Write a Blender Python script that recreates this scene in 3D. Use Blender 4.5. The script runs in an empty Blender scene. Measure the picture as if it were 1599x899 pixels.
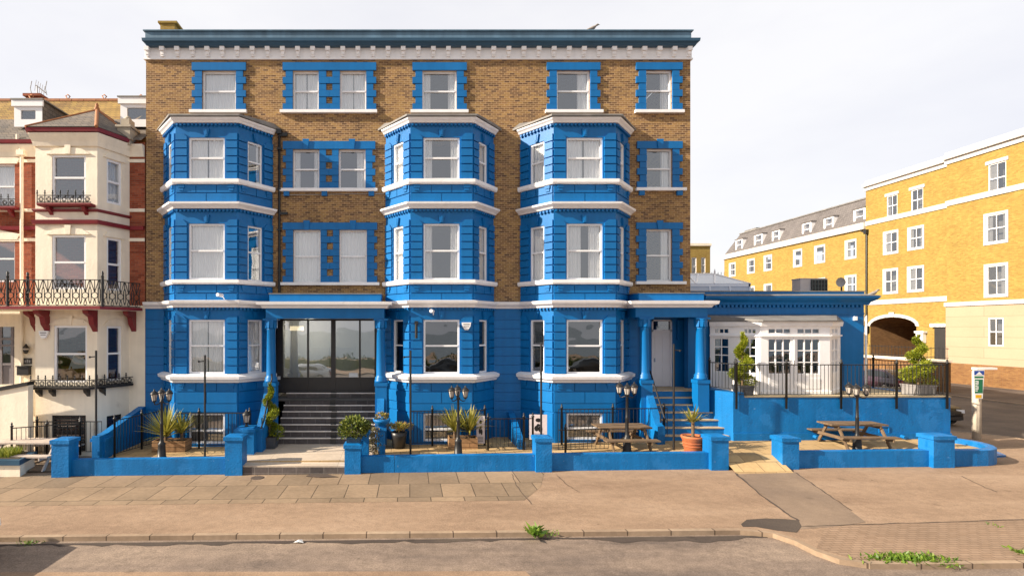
import bpy, bmesh, math, random
from mathutils import Vector, Matrix
random.seed(7)
C = bpy.context.scene.collection
R = math.radians
F0 = 840.0; VPX = 640.0; HZ = 512.0; CAMD = 20.0; CAMZ = 4.4

# ------------------------------------------------------------------ camera, sky, sun, exposure
sc = bpy.context.scene
cam = bpy.data.cameras.new('camera'); cam_o = bpy.data.objects.new('camera', cam); C.objects.link(cam_o)
cam_o.location = (0, -CAMD, CAMZ); cam_o.rotation_euler = (R(90), 0, 0)
cam.sensor_width = 36; cam.lens = F0/1599*36
cam.shift_x = (799.5-VPX)/1599; cam.shift_y = (HZ-449.5)/1599
cam.clip_end = 3000
sc.camera = cam_o
SUND = Vector((1.0, 0.215, -0.52)).normalized()
sun = bpy.data.lights.new('sun', 'SUN'); sun.energy = 5.0; sun.angle = R(0.6); sun.color = (1.0, 0.87, 0.70)
sun_o = bpy.data.objects.new('sun', sun); C.objects.link(sun_o)
sun_o.rotation_euler = SUND.to_track_quat('-Z', 'Y').to_euler(); sun_o.location = (-40, -10, 40)
w = bpy.data.worlds.new('World'); sc.world = w; w.use_nodes = True
nt = w.node_tree; N = nt.nodes; L = nt.links
bg = N['Background']; bg.inputs['Strength'].default_value = 0.1
sky = N.new('ShaderNodeTexSky'); sky.sky_type = 'NISHITA'; sky.sun_disc = False
sky.sun_elevation = math.asin(-SUND.z); sky.sun_rotation = math.atan2(-SUND.x, -SUND.y)
tc = N.new('ShaderNodeTexCoord'); mp = N.new('ShaderNodeMapping'); mp.inputs['Scale'].default_value = (1.2, 1.2, 3.5)
cn = N.new('ShaderNodeTexNoise'); cn.inputs['Scale'].default_value = 1.1; cn.inputs['Detail'].default_value = 7; cn.inputs['Roughness'].default_value = .55
L.new(tc.outputs['Generated'], mp.inputs[0]); L.new(mp.outputs[0], cn.inputs['Vector'])
cr = N.new('ShaderNodeValToRGB'); e = cr.color_ramp.elements
e[0].position = .30; e[0].color = (4.3, 4.3, 4.65, 1); e[1].position = .60; e[1].color = (5.12, 5.06, 5.12, 1)
L.new(cn.outputs['Fac'], cr.inputs[0])
mx = N.new('ShaderNodeMix'); mx.data_type = 'RGBA'; mx.inputs[0].default_value = .93
# cloud dimmed in the unseen south and overhead, for facade contrast and grey reflections
sp = N.new('ShaderNodeSeparateXYZ'); L.new(tc.outputs['Generated'], sp.inputs[0])
ms_ = N.new('ShaderNodeMapRange'); ms_.interpolation_type = 'SMOOTHSTEP'; ms_.inputs['From Min'].default_value = -.5; ms_.inputs['From Max'].default_value = .35; ms_.inputs['To Min'].default_value = .84; ms_.inputs['To Max'].default_value = 1.0; L.new(sp.outputs[1], ms_.inputs[0])
mz_ = N.new('ShaderNodeMapRange'); mz_.inputs['From Min'].default_value = .45; mz_.inputs['From Max'].default_value = .95; mz_.inputs['To Min'].default_value = 1; mz_.inputs['To Max'].default_value = .85; L.new(sp.outputs[2], mz_.inputs[0])
mm_ = N.new('ShaderNodeMath'); mm_.operation = 'MULTIPLY'; L.new(ms_.outputs[0], mm_.inputs[0]); L.new(mz_.outputs[0], mm_.inputs[1])
cs_ = N.new('ShaderNodeVectorMath'); cs_.operation = 'SCALE'; L.new(cr.outputs[0], cs_.inputs[0]); L.new(mm_.outputs[0], cs_.inputs['Scale'])
L.new(sky.outputs[0], mx.inputs[6]); L.new(cs_.outputs[0], mx.inputs[7]); L.new(mx.outputs[2], bg.inputs['Color'])
sc.view_settings.view_transform = 'Standard'; sc.view_settings.look = 'None'
sc.view_settings.exposure = 1.0; sc.view_settings.gamma = 1.0; sc.view_settings.use_curve_mapping = False

# ------------------------------------------------------------------ materials
def newmat(name):
    m = bpy.data.materials.new(name); m.use_nodes = True
    return m, m.node_tree.nodes, m.node_tree.links, m.node_tree.nodes['Principled BSDF']
def mathn(N, L, op, a, b):
    n = N.new('ShaderNodeMath'); n.operation = op
    for i, v in enumerate((a, b)):
        if hasattr(v, 'links'): L.new(v, n.inputs[i])
        else: n.inputs[i].default_value = v
    return n.outputs[0]
def wallvec(N, L):
    g = N.new('ShaderNodeNewGeometry'); s = N.new('ShaderNodeSeparateXYZ'); L.new(g.outputs['Position'], s.inputs[0])
    c = N.new('ShaderNodeCombineXYZ'); L.new(mathn(N, L, 'ADD', s.outputs[0], s.outputs[1]), c.inputs[0]); L.new(s.outputs[2], c.inputs[1])
    return c.outputs[0], g.outputs['Position']
def hsvvar(N, L, col, pos, scale, amt, detail=4, stretch=None):
    """multiplies a colour by noise in 1-amt .. 1+amt"""
    n = N.new('ShaderNodeTexNoise'); n.inputs['Scale'].default_value = scale; n.inputs['Detail'].default_value = detail
    v = pos
    if stretch:
        mp = N.new('ShaderNodeMapping'); mp.inputs['Scale'].default_value = stretch; L.new(pos, mp.inputs[0]); v = mp.outputs[0]
    L.new(v, n.inputs['Vector'])
    r = N.new('ShaderNodeMapRange'); r.inputs['From Min'].default_value = .25; r.inputs['From Max'].default_value = .75
    r.inputs['To Min'].default_value = 1-amt; r.inputs['To Max'].default_value = 1+amt; L.new(n.outputs['Fac'], r.inputs[0])
    m = N.new('ShaderNodeMix'); m.data_type = 'RGBA'; m.blend_type = 'MULTIPLY'; m.inputs[0].default_value = 1
    if hasattr(col, 'links'): L.new(col, m.inputs[6])
    else: m.inputs[6].default_value = (*col, 1)
    L.new(r.outputs[0], m.inputs[7]); return m.outputs[2], n.outputs['Fac']
def mat(name, col, rough=.6, var=.1, vs=3.0, bump=0.0, bs=40.0, metal=0.0, spec=.5, coat=0, fine=0.0, streak=0.0):
    m, N, L, b = newmat(name)
    b.inputs['Roughness'].default_value = rough; b.inputs['Metallic'].default_value = metal
    b.inputs['Specular IOR Level'].default_value = spec; b.inputs['Coat Weight'].default_value = coat
    g = N.new('ShaderNodeNewGeometry'); pos = g.outputs['Position']; c = col
    if var: c, _ = hsvvar(N, L, c, pos, vs, var)
    if fine: c, _ = hsvvar(N, L, c, pos, 60, fine, 2)
    if streak: c, _ = hsvvar(N, L, c, pos, 1.0, streak, 5, (5, 5, .35))
    if hasattr(c, 'links'): L.new(c, b.inputs['Base Color'])
    else: b.inputs['Base Color'].default_value = (*c, 1)
    if bump:
        n = N.new('ShaderNodeTexNoise'); n.inputs['Scale'].default_value = bs; n.inputs['Detail'].default_value = 4; L.new(pos, n.inputs['Vector'])
        bu = N.new('ShaderNodeBump'); bu.inputs['Strength'].default_value = bump; bu.inputs['Distance'].default_value = .02
        L.new(n.outputs['Fac'], bu.inputs['Height']); L.new(bu.outputs[0], b.inputs['Normal'])
    return m
def worn(m, scale, lo, hi, col, amt):
    N, L = m.node_tree.nodes, m.node_tree.links; b = N['Principled BSDF']; src = b.inputs['Base Color'].links[0].from_socket
    g = N.new('ShaderNodeNewGeometry'); n = N.new('ShaderNodeTexNoise'); n.inputs['Scale'].default_value = scale; n.inputs['Detail'].default_value = 8; n.inputs['Roughness'].default_value = .65; L.new(g.outputs['Position'], n.inputs['Vector'])
    r = N.new('ShaderNodeMapRange'); r.inputs['From Min'].default_value = lo; r.inputs['From Max'].default_value = hi; r.inputs['To Max'].default_value = amt; L.new(n.outputs['Fac'], r.inputs[0])
    x = N.new('ShaderNodeMix'); x.data_type = 'RGBA'; L.new(r.outputs[0], x.inputs[0]); L.new(src, x.inputs[6]); x.inputs[7].default_value = (*col, 1); L.new(x.outputs[2], b.inputs['Base Color'])
def brick(name, c1, c2, c3, mortar, bw=.235, bh=.078, ms=.007, var=.18, ground=False, offset=.5, rough=.85, bump=.5, patch=.5, patchcol=None):
    m, N, L, b = newmat(name); b.inputs['Roughness'].default_value = rough; b.inputs['Specular IOR Level'].default_value = .25
    v, pos = wallvec(N, L)
    if ground: v = pos
    t = N.new('ShaderNodeTexBrick'); t.offset = offset; t.inputs['Scale'].default_value = 1; t.inputs['Brick Width'].default_value = bw
    t.inputs['Row Height'].default_value = bh; t.inputs['Mortar Size'].default_value = ms; t.inputs['Mortar Smooth'].default_value = .1; t.inputs['Bias'].default_value = 0
    t.inputs['Color1'].default_value = (*c1, 1); t.inputs['Color2'].default_value = (*c2, 1); t.inputs['Mortar'].default_value = (*mortar, 1)
    L.new(v, t.inputs['Vector'])
    # a second brick layer gives odd bricks a third colour
    t2 = N.new('ShaderNodeTexBrick'); t2.offset = offset
    for k in ('Scale', 'Brick Width', 'Row Height', 'Mortar Size', 'Mortar Smooth'): t2.inputs[k].default_value = t.inputs[k].default_value
    mp = N.new('ShaderNodeMapping'); mp.inputs['Location'].default_value = (bw*40, bh*26, 0); L.new(v, mp.inputs[0]); L.new(mp.outputs[0], t2.inputs['Vector'])
    t2.inputs['Color1'].default_value = (0, 0, 0, 1); t2.inputs['Color2'].default_value = (1, 1, 1, 1); t2.inputs['Mortar'].default_value = (0, 0, 0, 1); t2.inputs['Bias'].default_value = -.35
    mx = N.new('ShaderNodeMix'); mx.data_type = 'RGBA'; L.new(t2.outputs['Color'], mx.inputs[0]); L.new(t.outputs['Color'], mx.inputs[6]); mx.inputs[7].default_value = (*c3, 1)
    c, f = hsvvar(N, L, mx.outputs[2], pos, .7, var, 6)
    c, _ = hsvvar(N, L, c, pos, 9, var*.6, 3)
    if patchcol:
        mm = N.new('ShaderNodeMix'); mm.data_type = 'RGBA'; mm.blend_type = 'MULTIPLY'
        r = N.new('ShaderNodeMapRange'); r.inputs['From Min'].default_value = .5; r.inputs['From Max'].default_value = .62; r.inputs['To Max'].default_value = patch
        L.new(f, r.inputs[0]); L.new(r.outputs[0], mm.inputs[0]); L.new(c, mm.inputs[6]); mm.inputs[7].default_value = (*patchcol, 1); c = mm.outputs[2]
    L.new(c, b.inputs['Base Color'])
    bu = N.new('ShaderNodeBump'); bu.inputs['Strength'].default_value = bump; bu.inputs['Distance'].default_value = .01; bu.invert = True
    L.new(t.outputs['Fac'], bu.inputs['Height']); L.new(bu.outputs[0], b.inputs['Normal'])
    return m
def leafmat(name, c1, c2, c3):
    m, N, L, b = newmat(name); b.inputs['Roughness'].default_value = .5
    g = N.new('ShaderNodeNewGeometry'); cr = N.new('ShaderNodeValToRGB'); e = cr.color_ramp.elements
    e[0].color = (*c1, 1); e[1].color = (*c3, 1); e[1].position = 1; x = e.new(.5); x.color = (*c2, 1)
    L.new(g.outputs['Random Per Island'], cr.inputs[0]); L.new(cr.outputs[0], b.inputs['Base Color'])
    b.inputs['Subsurface Weight'].default_value = 0
    tr = N.new('ShaderNodeBsdfTranslucent'); L.new(cr.outputs[0], tr.inputs[0])
    ms = N.new('ShaderNodeMixShader'); ms.inputs[0].default_value = .3; L.new(b.outputs[0], ms.inputs[1]); L.new(tr.outputs[0], ms.inputs[2])
    L.new(ms.outputs[0], N['Material Output'].inputs[0]); return m
def glassmat(name, refl, tint, wob=.03):
    m, N, L, b = newmat(name); N.remove(b)
    tr = N.new('ShaderNodeBsdfTransparent'); tr.inputs[0].default_value = (*tint, 1)
    gl = N.new('ShaderNodeBsdfGlossy'); gl.inputs['Roughness'].default_value = .015; gl.inputs[0].default_value = (.93, .96, 1, 1)
    g = N.new('ShaderNodeNewGeometry'); n = N.new('ShaderNodeTexNoise'); n.inputs['Scale'].default_value = 1.3; n.inputs['Detail'].default_value = 1; L.new(g.outputs['Position'], n.inputs['Vector'])
    bu = N.new('ShaderNodeBump'); bu.inputs['Strength'].default_value = wob; bu.inputs['Distance'].default_value = .2; L.new(n.outputs['Fac'], bu.inputs['Height']); L.new(bu.outputs[0], gl.inputs['Normal'])
    fr = N.new('ShaderNodeLayerWeight'); fr.inputs['Blend'].default_value = .25
    f = mathn(N, L, 'ADD', mathn(N, L, 'MULTIPLY', fr.outputs['Fresnel'], .6), refl)
    ms = N.new('ShaderNodeMixShader'); L.new(f, ms.inputs[0]); L.new(tr.outputs[0], ms.inputs[1]); L.new(gl.outputs[0], ms.inputs[2])
    L.new(ms.outputs[0], N['Material Output'].inputs[0]); return m
def emit(name, col, s):
    m, N, L, b = newmat(name); b.inputs['Base Color'].default_value = (*col, 1); b.inputs['Emission Color'].default_value = (*col, 1); b.inputs['Emission Strength'].default_value = s; return m

M = {}
M['blue'] = mat('blue_paint', (.002, .137, .395), .40, .08, 1.3, .12, 55, spec=.33, streak=.08)
M['blue_wall'] = mat('blue_masonry_paint', (.003, .145, .41), .5, .14, 1.6, .6, 22, spec=.3, streak=.17)
M['slate_blue'] = mat('slate_blue_paint', (.095, .175, .25), .5, .22, 1.2, .1, 30, streak=.25)
M['navy'] = mat('dark_blue_paint', (.02, .075, .14), .45, .15, 2)
M['white'] = mat('white_paint', (.89, .88, .89), .45, .04, 2, .06, 30, streak=.05)
M['upvc'] = mat('white_upvc', (.88, .88, .90), .3, .03, 2)
M['lead'] = mat('lead_roof', (.20, .19, .18), .6, .3, 2, .2, 20)
M['brick'] = brick('stock_brick', (.29, .165, .072), (.105, .058, .036), (.46, .28, .095), (.48, .33, .19), bw=.195, bh=.0715, ms=.007, var=.27, patch=.35, patchcol=(.66, .62, .62))
M['yellow_brick'] = brick('yellow_brick', (.36, .25, .058), (.31, .20, .042), (.25, .135, .028), (.32, .24, .10), var=.1)
M['brown_brick'] = brick('brown_brick', (.24, .115, .04), (.17, .075, .028), (.28, .15, .05), (.22, .15, .09), var=.14)
M['red_brick'] = brick('red_brick', (.33, .075, .035), (.21, .045, .022), (.40, .12, .06), (.22, .12, .08), var=.22)
M['cream'] = mat('cream_render', (.88, .79, .64), .7, .06, 1.6, .3, 14, streak=.06)
M['cream_stone'] = brick('cream_stone', (.44, .315, .215), (.43, .305, .205), (.45, .325, .225), (.27, .2, .13), bw=30, bh=.75, ms=.012, var=.05)
M['maroon'] = mat('maroon_paint', (.20, .012, .02), .45, .15, 3)
M['iron'] = mat('black_iron', (.012, .012, .013), .45, .2, 6, .1, 60)
M['blackplastic'] = mat('black_plastic', (.02, .02, .022), .4, .1, 5)
M['slate'] = brick('slate_tiles', (.17, .145, .125), (.13, .115, .105), (.21, .17, .13), (.05, .045, .04), bw=.26, bh=.16, ms=.008, var=.22)
M['mansard'] = brick('mansard_slates', (.15, .138, .136), (.125, .115, .115), (.175, .16, .155), (.07, .06, .06), bw=.3, bh=.22, ms=.01, var=.15)
M['tile_yellow'] = brick('lichen_tiles', (.30, .19, .06), (.22, .13, .05), (.38, .25, .07), (.08, .06, .03), bw=.26, bh=.18, ms=.008, var=.3)
M['terracotta'] = mat('terracotta', (.42, .13, .05), .7, .15, 8, .15, 40)
M['ridge'] = mat('ridge_tile', (.36, .14, .05), .7, .2, 5)
M['curtain'] = mat('net_curtain', (.91, .90, .89), .9, .03, 3)
M['stone_white'] = mat('pale_stone', (.56, .53, .50), .6, .08, 3, streak=.08)
M['lobby'] = mat('lobby_wall', (.62, .62, .62), .8, .05, 2)
M['blind'] = mat('grey_blind', (.30, .29, .28), .9, .1, 2)
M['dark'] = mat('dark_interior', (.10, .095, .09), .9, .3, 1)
M['glass'] = glassmat('window_glass', .23, (.95, .96, .96))
M['darkglass'] = glassmat('ground_floor_glass', .20, (.55, .58, .58), .05)
M['doorglass'] = glassmat('entrance_glass', .38, (.84, .92, .92), .02)
M['frosted'] = mat('lantern_glass', (.42, .38, .34), .15, .05, 8)
M['charcoal'] = mat('charcoal_cladding', (.035, .032, .03), .4, .15, 2)
M['stonegrey'] = mat('stone', (.42, .36, .28), .8, .18, 4, .3, 30)
M['step_dark'] = brick('dark_step_tiles', (.105, .09, .088), (.085, .073, .072), (.125, .105, .10), (.21, .19, .175), bw=.42, bh=3, ms=.006, offset=0, var=.25)
M['step_edge'] = mat('step_nosing', (.72, .66, .60), .7, .15, 5)
M['step_tan'] = mat('tan_tread', (.50, .38, .24), .8, .18, 3, .2, 30)
M['platform'] = brick('platform_paving', (.52, .43, .34), (.46, .38, .30), (.58, .48, .38), (.38, .31, .24), bw=2.2, bh=.5, ms=.008, ground=True, offset=0, var=.14)
M['timber'] = mat('weathered_timber', (.15, .098, .055), .8, .25, 3, .35, 30, streak=.2)
M['timber_grey'] = mat('bleached_timber', (.50, .42, .36), .8, .2, 4, .3, 30)
M['planterwood'] = brick('planter_boards', (.30, .17, .085), (.24, .14, .07), (.34, .2, .1), (.06, .04, .02), bw=9, bh=.14, ms=.006, var=.25)
M['soil'] = mat('soil', (.05, .035, .022), .95, .3, 12)
M['leaf_yucca'] = leafmat('yucca_leaf', (.13, .15, .03), (.32, .30, .05), (.46, .40, .09))
M['leaf_topiary'] = leafmat('topiary_leaf', (.05, .085, .010), (.12, .16, .015), (.22, .22, .025))
M['leaf_lime'] = leafmat('lime_leaf', (.10, .14, .010), (.22, .27, .018), (.40, .40, .03))
M['leaf_shrub'] = leafmat('shrub_leaf', (.03, .055, .012), (.10, .14, .02), (.26, .28, .05))
M['leaf_weed'] = leafmat('weed_leaf', (.06, .13, .015), (.12, .22, .02), (.22, .30, .04))
M['leaf_mixed'] = leafmat('mixed_leaf', (.10, .12, .02), (.28, .26, .04), (.34, .12, .05))
M['bark'] = mat('bark', (.14, .09, .05), .9, .3, 12)
M['hedge'] = leafmat('hedge_leaf', (.02, .04, .01), (.04, .07, .015), (.07, .10, .02))
M['rubber'] = mat('rubber', (.015, .015, .015), .8)
M['chrome'] = mat('chrome', (.6, .6, .6), .2, 0, metal=1)
M['headlamp'] = mat('headlamp', (.7, .7, .72), .1, 0)
M['sign_blue'] = mat('sign_blue', (.01, .06, .33), .4, 0)
M['sign_green'] = mat('sign_green', (.005, .16, .07), .4, 0)
M['sign_yellow'] = mat('sign_yellow', (.75, .42, .01), .4, 0)
M['sign_white'] = mat('sign_white', (.8, .8, .78), .5, .05)
M['pole_white'] = mat('pole_white', (.68, .60, .48), .6, .12, 4)
M['greymetal'] = mat('grey_metal', (.33, .32, .31), .45, .1, 4)
M['doorwhite'] = mat('white_door', (.72, .71, .75), .4, .03, 2)
M['pinkish'] = mat('pale_poster', (.70, .62, .64), .6, .1, 6)
M['bird'] = mat('feathers', (.25, .22, .2), .8, .3, 20)
worn(M['blue_wall'], 1.1, .55, .60, (.02, .19, .50), .55); worn(M['blue_wall'], 7, .66, .72, (.25, .36, .48), .5); worn(M['blue_wall'], 2.3, .60, .75, (.01, .06, .17), .6)
worn(M['blue'], .9, .58, .66, (.012, .17, .47), .4); worn(M['blue'], 9, .69, .74, (.3, .4, .5), .35)
worn(M['white'], 3, .60, .76, (.42, .38, .34), .38); worn(M['cream'], 1.4, .60, .72, (.55, .46, .34), .4); worn(M['cream'], 6, .67, .73, (.38, .31, .24), .45)
# ground
def ground_mat(name, c1, c2, c3, rough=.9, speck=.25, streaks=(1, 1, 1), gs=.45):
    m, N, L, b = newmat(name); b.inputs['Roughness'].default_value = rough; b.inputs['Specular IOR Level'].default_value = .3
    g = N.new('ShaderNodeNewGeometry'); mp = N.new('ShaderNodeMapping'); mp.inputs['Scale'].default_value = streaks; L.new(g.outputs['Position'], mp.inputs[0])
    n = N.new('ShaderNodeTexNoise'); n.inputs['Scale'].default_value = gs; n.inputs['Detail'].default_value = 8; n.inputs['Roughness'].default_value = .62; L.new(mp.outputs[0], n.inputs['Vector'])
    cr = N.new('ShaderNodeValToRGB'); e = cr.color_ramp.elements; e[0].position = .32; e[0].color = (*c1, 1); e[1].position = .70; e[1].color = (*c3, 1); x = e.new(.5); x.color = (*c2, 1)
    L.new(n.outputs['Fac'], cr.inputs[0])
    c, f = hsvvar(N, L, cr.outputs[0], g.outputs['Position'], 38, speck, 5)
    c, _ = hsvvar(N, L, c, g.outputs['Position'], 5, speck*.5, 6)
    # trodden gum, oil spots and pale scuffs
    for sc_, th, mul in ((1.7, .055, .62), (2.6, .04, 1.3), (.55, .07, .74)):
        vo = N.new('ShaderNodeTexVoronoi'); vo.inputs['Scale'].default_value = sc_; vo.inputs['Randomness'].default_value = 1; L.new(g.outputs['Position'], vo.inputs['Vector'])
        r = N.new('ShaderNodeMapRange'); r.inputs['From Min'].default_value = th*.5; r.inputs['From Max'].default_value = th; r.inputs['To Min'].default_value = mul; r.inputs['To Max'].default_value = 1; L.new(vo.outputs['Distance'], r.inputs[0])
        mq = N.new('ShaderNodeMix'); mq.data_type = 'RGBA'; mq.blend_type = 'MULTIPLY'; mq.inputs[0].default_value = 1; L.new(c, mq.inputs[6]); L.new(r.outputs[0], mq.inputs[7]); c = mq.outputs[2]
    L.new(c, b.inputs['Base Color'])
    bu = N.new('ShaderNodeBump'); bu.inputs['Strength'].default_value = .35; bu.inputs['Distance'].default_value = .01; L.new(f, bu.inputs['Height']); L.new(bu.outputs[0], b.inputs['Normal'])
    return m
M['asphalt'] = ground_mat('pavement_asphalt', (.225, .15, .10), (.285, .195, .13), (.34, .24, .165), speck=.26, streaks=(.5, 1.6, 1))
M['road'] = ground_mat('road_asphalt', (.115, .09, .077), (.20, .152, .12), (.275, .21, .16), speck=.38, streaks=(.4, 1.7, 1), gs=.55)
M['sidestreet'] = ground_mat('side_street_asphalt', (.085, .067, .06), (.115, .09, .075), (.16, .125, .1), speck=.2)
M['patch'] = ground_mat('patched_asphalt', (.185, .135, .1), (.22, .16, .115), (.26, .19, .135), speck=.16)
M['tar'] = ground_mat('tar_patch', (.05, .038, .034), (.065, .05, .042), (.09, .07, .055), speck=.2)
M['slabs'] = brick('paving_slabs', (.265, .19, .125), (.19, .14, .095), (.32, .23, .15), (.075, .055, .038), bw=.86, bh=1.2, ms=.012, ground=True, offset=0.37, var=.2, bump=.4)
M['pavers'] = brick('block_pavers', (.275, .19, .13), (.245, .165, .11), (.295, .205, .14), (.17, .115, .078), bw=.21, bh=.105, ms=.008, ground=True, var=.14)
M['patio'] = brick('patio_flags', (.46, .32, .16), (.37, .25, .125), (.52, .37, .19), (.2, .135, .07), bw=.62, bh=.45, ms=.01, ground=True, var=.16)
M['yard'] = ground_mat('yard_concrete', (.215, .165, .12), (.26, .195, .14), (.3, .23, .165), speck=.15)
M['kerb'] = brick('kerb_stones', (.33, .24, .165), (.27, .195, .135), (.37, .28, .2), (.10, .07, .05), bw=.93, bh=97, ms=.014, offset=0, var=.22, ground=True)
M['crack'] = mat('dark_joint', (.07, .05, .04), .95, .2, 3)
M['water'] = mat('sea', (.06, .09, .10), .25, .2, .05)
M['terrace'] = mat('terrace_floor', (.5, .40, .25), .8, .08, 2)

# ------------------------------------------------------------------ mesh helpers
def gz(x): return .011*max(-14.0, min(18.0, x))
def zp(x): return .33 + gz(x)
def zpat(x, y):
    a = max(0, min(1, (x-6.5)/2.5)); b = max(0, min(1, (y+3.1)/1.3)); return zp(x)+.13*a*b
def px_at(px, Y): return (px-VPX)*(Y+CAMD)/F0
def pz_at(py, Y): return CAMZ - (py-HZ)*(Y+CAMD)/F0
def gpt(px, py, dz=0.0):
    z = 0.0
    for _ in range(8):
        D = (CAMZ-z)*F0/(py-HZ); x = (px-VPX)*D/F0; z = gz(x)+dz
    return x, D-CAMD, z
class Fr:
    """a wall's frame: u along it, n outward, z up"""
    def __init__(s, x, y, yaw=0.0): s.x, s.y, s.c, s.s = x, y, math.cos(yaw), math.sin(yaw)
    def p(s, u, n, z): return (s.x+u*s.c+n*s.s, s.y+u*s.s-n*s.c, z)
    def px(s, px, py):
        k = (px-VPX)/F0   # X = k*(Y+CAMD)
        u = (k*(s.y+CAMD)-s.x)/(s.c-k*s.s); Y = s.y+u*s.s
        return u, CAMZ-(py-HZ)*(Y+CAMD)/F0
def frame(p0, p1): return Fr(p0[0], p0[1], math.atan2(p1[1]-p0[1], p1[0]-p0[0])), math.hypot(p1[0]-p0[0], p1[1]-p0[1])
class MB:
    def __init__(s): s.v = []; s.f = []; s.mi = []; s.m = 0; s.sm = []
    def face(s, pts, smooth=False):
        i = len(s.v); s.v += [tuple(p) for p in pts]; s.f.append(tuple(range(i, i+len(pts)))); s.mi.append(s.m); s.sm.append(smooth)
    def mesh(s, pts, faces, smooth=False):
        i = len(s.v); s.v += [tuple(p) for p in pts]
        for f in faces: s.f.append(tuple(i+k for k in f)); s.mi.append(s.m); s.sm.append(smooth)
    def hexa(s, p): s.mesh(p, [(3, 2, 1, 0), (4, 5, 6, 7), (0, 1, 5, 4), (1, 2, 6, 5), (2, 3, 7, 6), (3, 0, 4, 7)])
    def box(s, x0, x1, y0, y1, z0, z1): s.hexa([(x0, y0, z0), (x1, y0, z0), (x1, y1, z0), (x0, y1, z0), (x0, y0, z1), (x1, y0, z1), (x1, y1, z1), (x0, y1, z1)])
    def fbox(s, F, u0, u1, n0, n1, z0, z1):
        q = [(u0, n1), (u1, n1), (u1, n0), (u0, n0)]
        s.hexa([F.p(u, n, z0) for u, n in q]+[F.p(u, n, z1) for u, n in q])
    def prism(s, poly, z0, z1, ztop=None):
        n = len(poly); pts = [(x, y, z0) for x, y in poly]+[(x, y, z1) for x, y in poly]
        s.mesh(pts, [tuple(range(n-1, -1, -1)), tuple(range(n, 2*n))]+[(i, (i+1) % n, n+(i+1) % n, n+i) for i in range(n)])
    def fprism(s, F, poly, n0, n1):
        n = len(poly); pts = [F.p(u, n1, z) for u, z in poly]+[F.p(u, n0, z) for u, z in poly]
        s.mesh(pts, [tuple(range(n)), tuple(range(2*n-1, n-1, -1))]+[((i+1) % n, i, n+i, n+(i+1) % n) for i in range(n)])
    def sweep(s, path, prof, z0=0.0, closed=False):
        """moulding: prof (out, z) closed polygon carried along a plan path, outward = right of travel"""
        P = [Vector(p) for p in path]; n = len(P); rings = []
        for i in range(n):
            ds = []
            if i > 0 or closed: ds.append((P[i]-P[i-1]).normalized())
            if i < n-1 or closed: ds.append((P[(i+1) % n]-P[i]).normalized())
            ns = [Vector((d.y, -d.x)) for d in ds]; m = sum(ns, Vector((0, 0))); m = m/(m.length**2)*len(ns) if len(ns) > 1 else m
            if len(ns) > 1: m = (ns[0]+ns[1])/(1+ns[0].dot(ns[1]))
            rings.append([(P[i].x+m.x*o, P[i].y+m.y*o, z0+z) for o, z in prof])
        k = len(prof); pts = [p for r in rings for p in r]; fs = []
        for i in range(n if closed else n-1):
            a, b = i*k, ((i+1) % n)*k
            for j in range(k): fs.append((a+j, a+(j+1) % k, b+(j+1) % k, b+j))
        if not closed: fs += [tuple(range(k-1, -1, -1)), tuple((n-1)*k+j for j in range(k))]
        s.mesh(pts, fs)
    def tube(s, pts, r, seg=6, r1=None, smooth=True):
        P = [Vector(p) for p in pts]; n = len(P); V = []
        for i in range(n):
            d = (P[min(i+1, n-1)]-P[max(i-1, 0)]).normalized()
            a = d.cross(Vector((0, 0, 1)) if abs(d.z) < .9 else Vector((1, 0, 0))).normalized(); b = d.cross(a)
            rr = r if r1 is None else r+(r1-r)*i/(n-1)
            V += [P[i]+(a*math.cos(2*math.pi*k/seg)+b*math.sin(2*math.pi*k/seg))*rr for k in range(seg)]
        fs = [(i*seg+k, i*seg+(k+1) % seg, (i+1)*seg+(k+1) % seg, (i+1)*seg+k) for i in range(n-1) for k in range(seg)]
        s.mesh(V, fs, smooth); s.mesh(V[:seg], [tuple(range(seg-1, -1, -1))]); s.mesh(V[-seg:], [tuple(range(seg))])
    def lathe(s, cx, cy, prof, seg=12, smooth=True, rot=0.0, sy=1.0):
        k = len(prof); V = [(cx+r*math.cos(rot+2*math.pi*i/seg), cy+sy*r*math.sin(rot+2*math.pi*i/seg), z) for r, z in prof for i in range(seg)]
        fs = [(j*seg+i, j*seg+(i+1) % seg, (j+1)*seg+(i+1) % seg, (j+1)*seg+i) for j in range(k-1) for i in range(seg)]
        fs += [tuple(range(seg-1, -1, -1)), tuple((k-1)*seg+i for i in range(seg))]
        s.mesh(V, fs, smooth)
    def leaf(s, c, d, up, l, wd):
        d = Vector(d).normalized(); a = d.cross(Vector(up)); a = a.normalized() if a.length > 1e-4 else Vector((1, 0, 0)); c = Vector(c)
        s.mesh([c, c+d*l*.45+a*wd*.5, c+d*l, c+d*l*.45-a*wd*.5], [(0, 1, 2, 3)])
    def build(s, name, mats, parent=None, recalc=True):
        me = bpy.data.meshes.new(name); off = Vector((0, 0, 0)); p = parent
        while p: off += p.location; p = p.parent
        me.from_pydata([(x-off.x, y-off.y, z-off.z) for x, y, z in s.v], [], s.f)
        if not isinstance(mats, (list, tuple)): mats = [mats]
        for m in mats: me.materials.append(M[m] if isinstance(m, str) else m)
        me.polygons.foreach_set('material_index', s.mi); me.polygons.foreach_set('use_smooth', s.sm)
        if recalc:
            b = bmesh.new(); b.from_mesh(me); bmesh.ops.recalc_face_normals(b, faces=b.faces); b.to_mesh(me); b.free()
        o = bpy.data.objects.new(name, me); C.objects.link(o)
        if parent: o.parent = parent
        return o
def thing(name, label, cat, loc=(0, 0, 0), group=None):
    o = bpy.data.objects.new(name, None); C.objects.link(o); o.location = loc; o.empty_display_size = .1
    return tag(o, label, cat, group)
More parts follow.
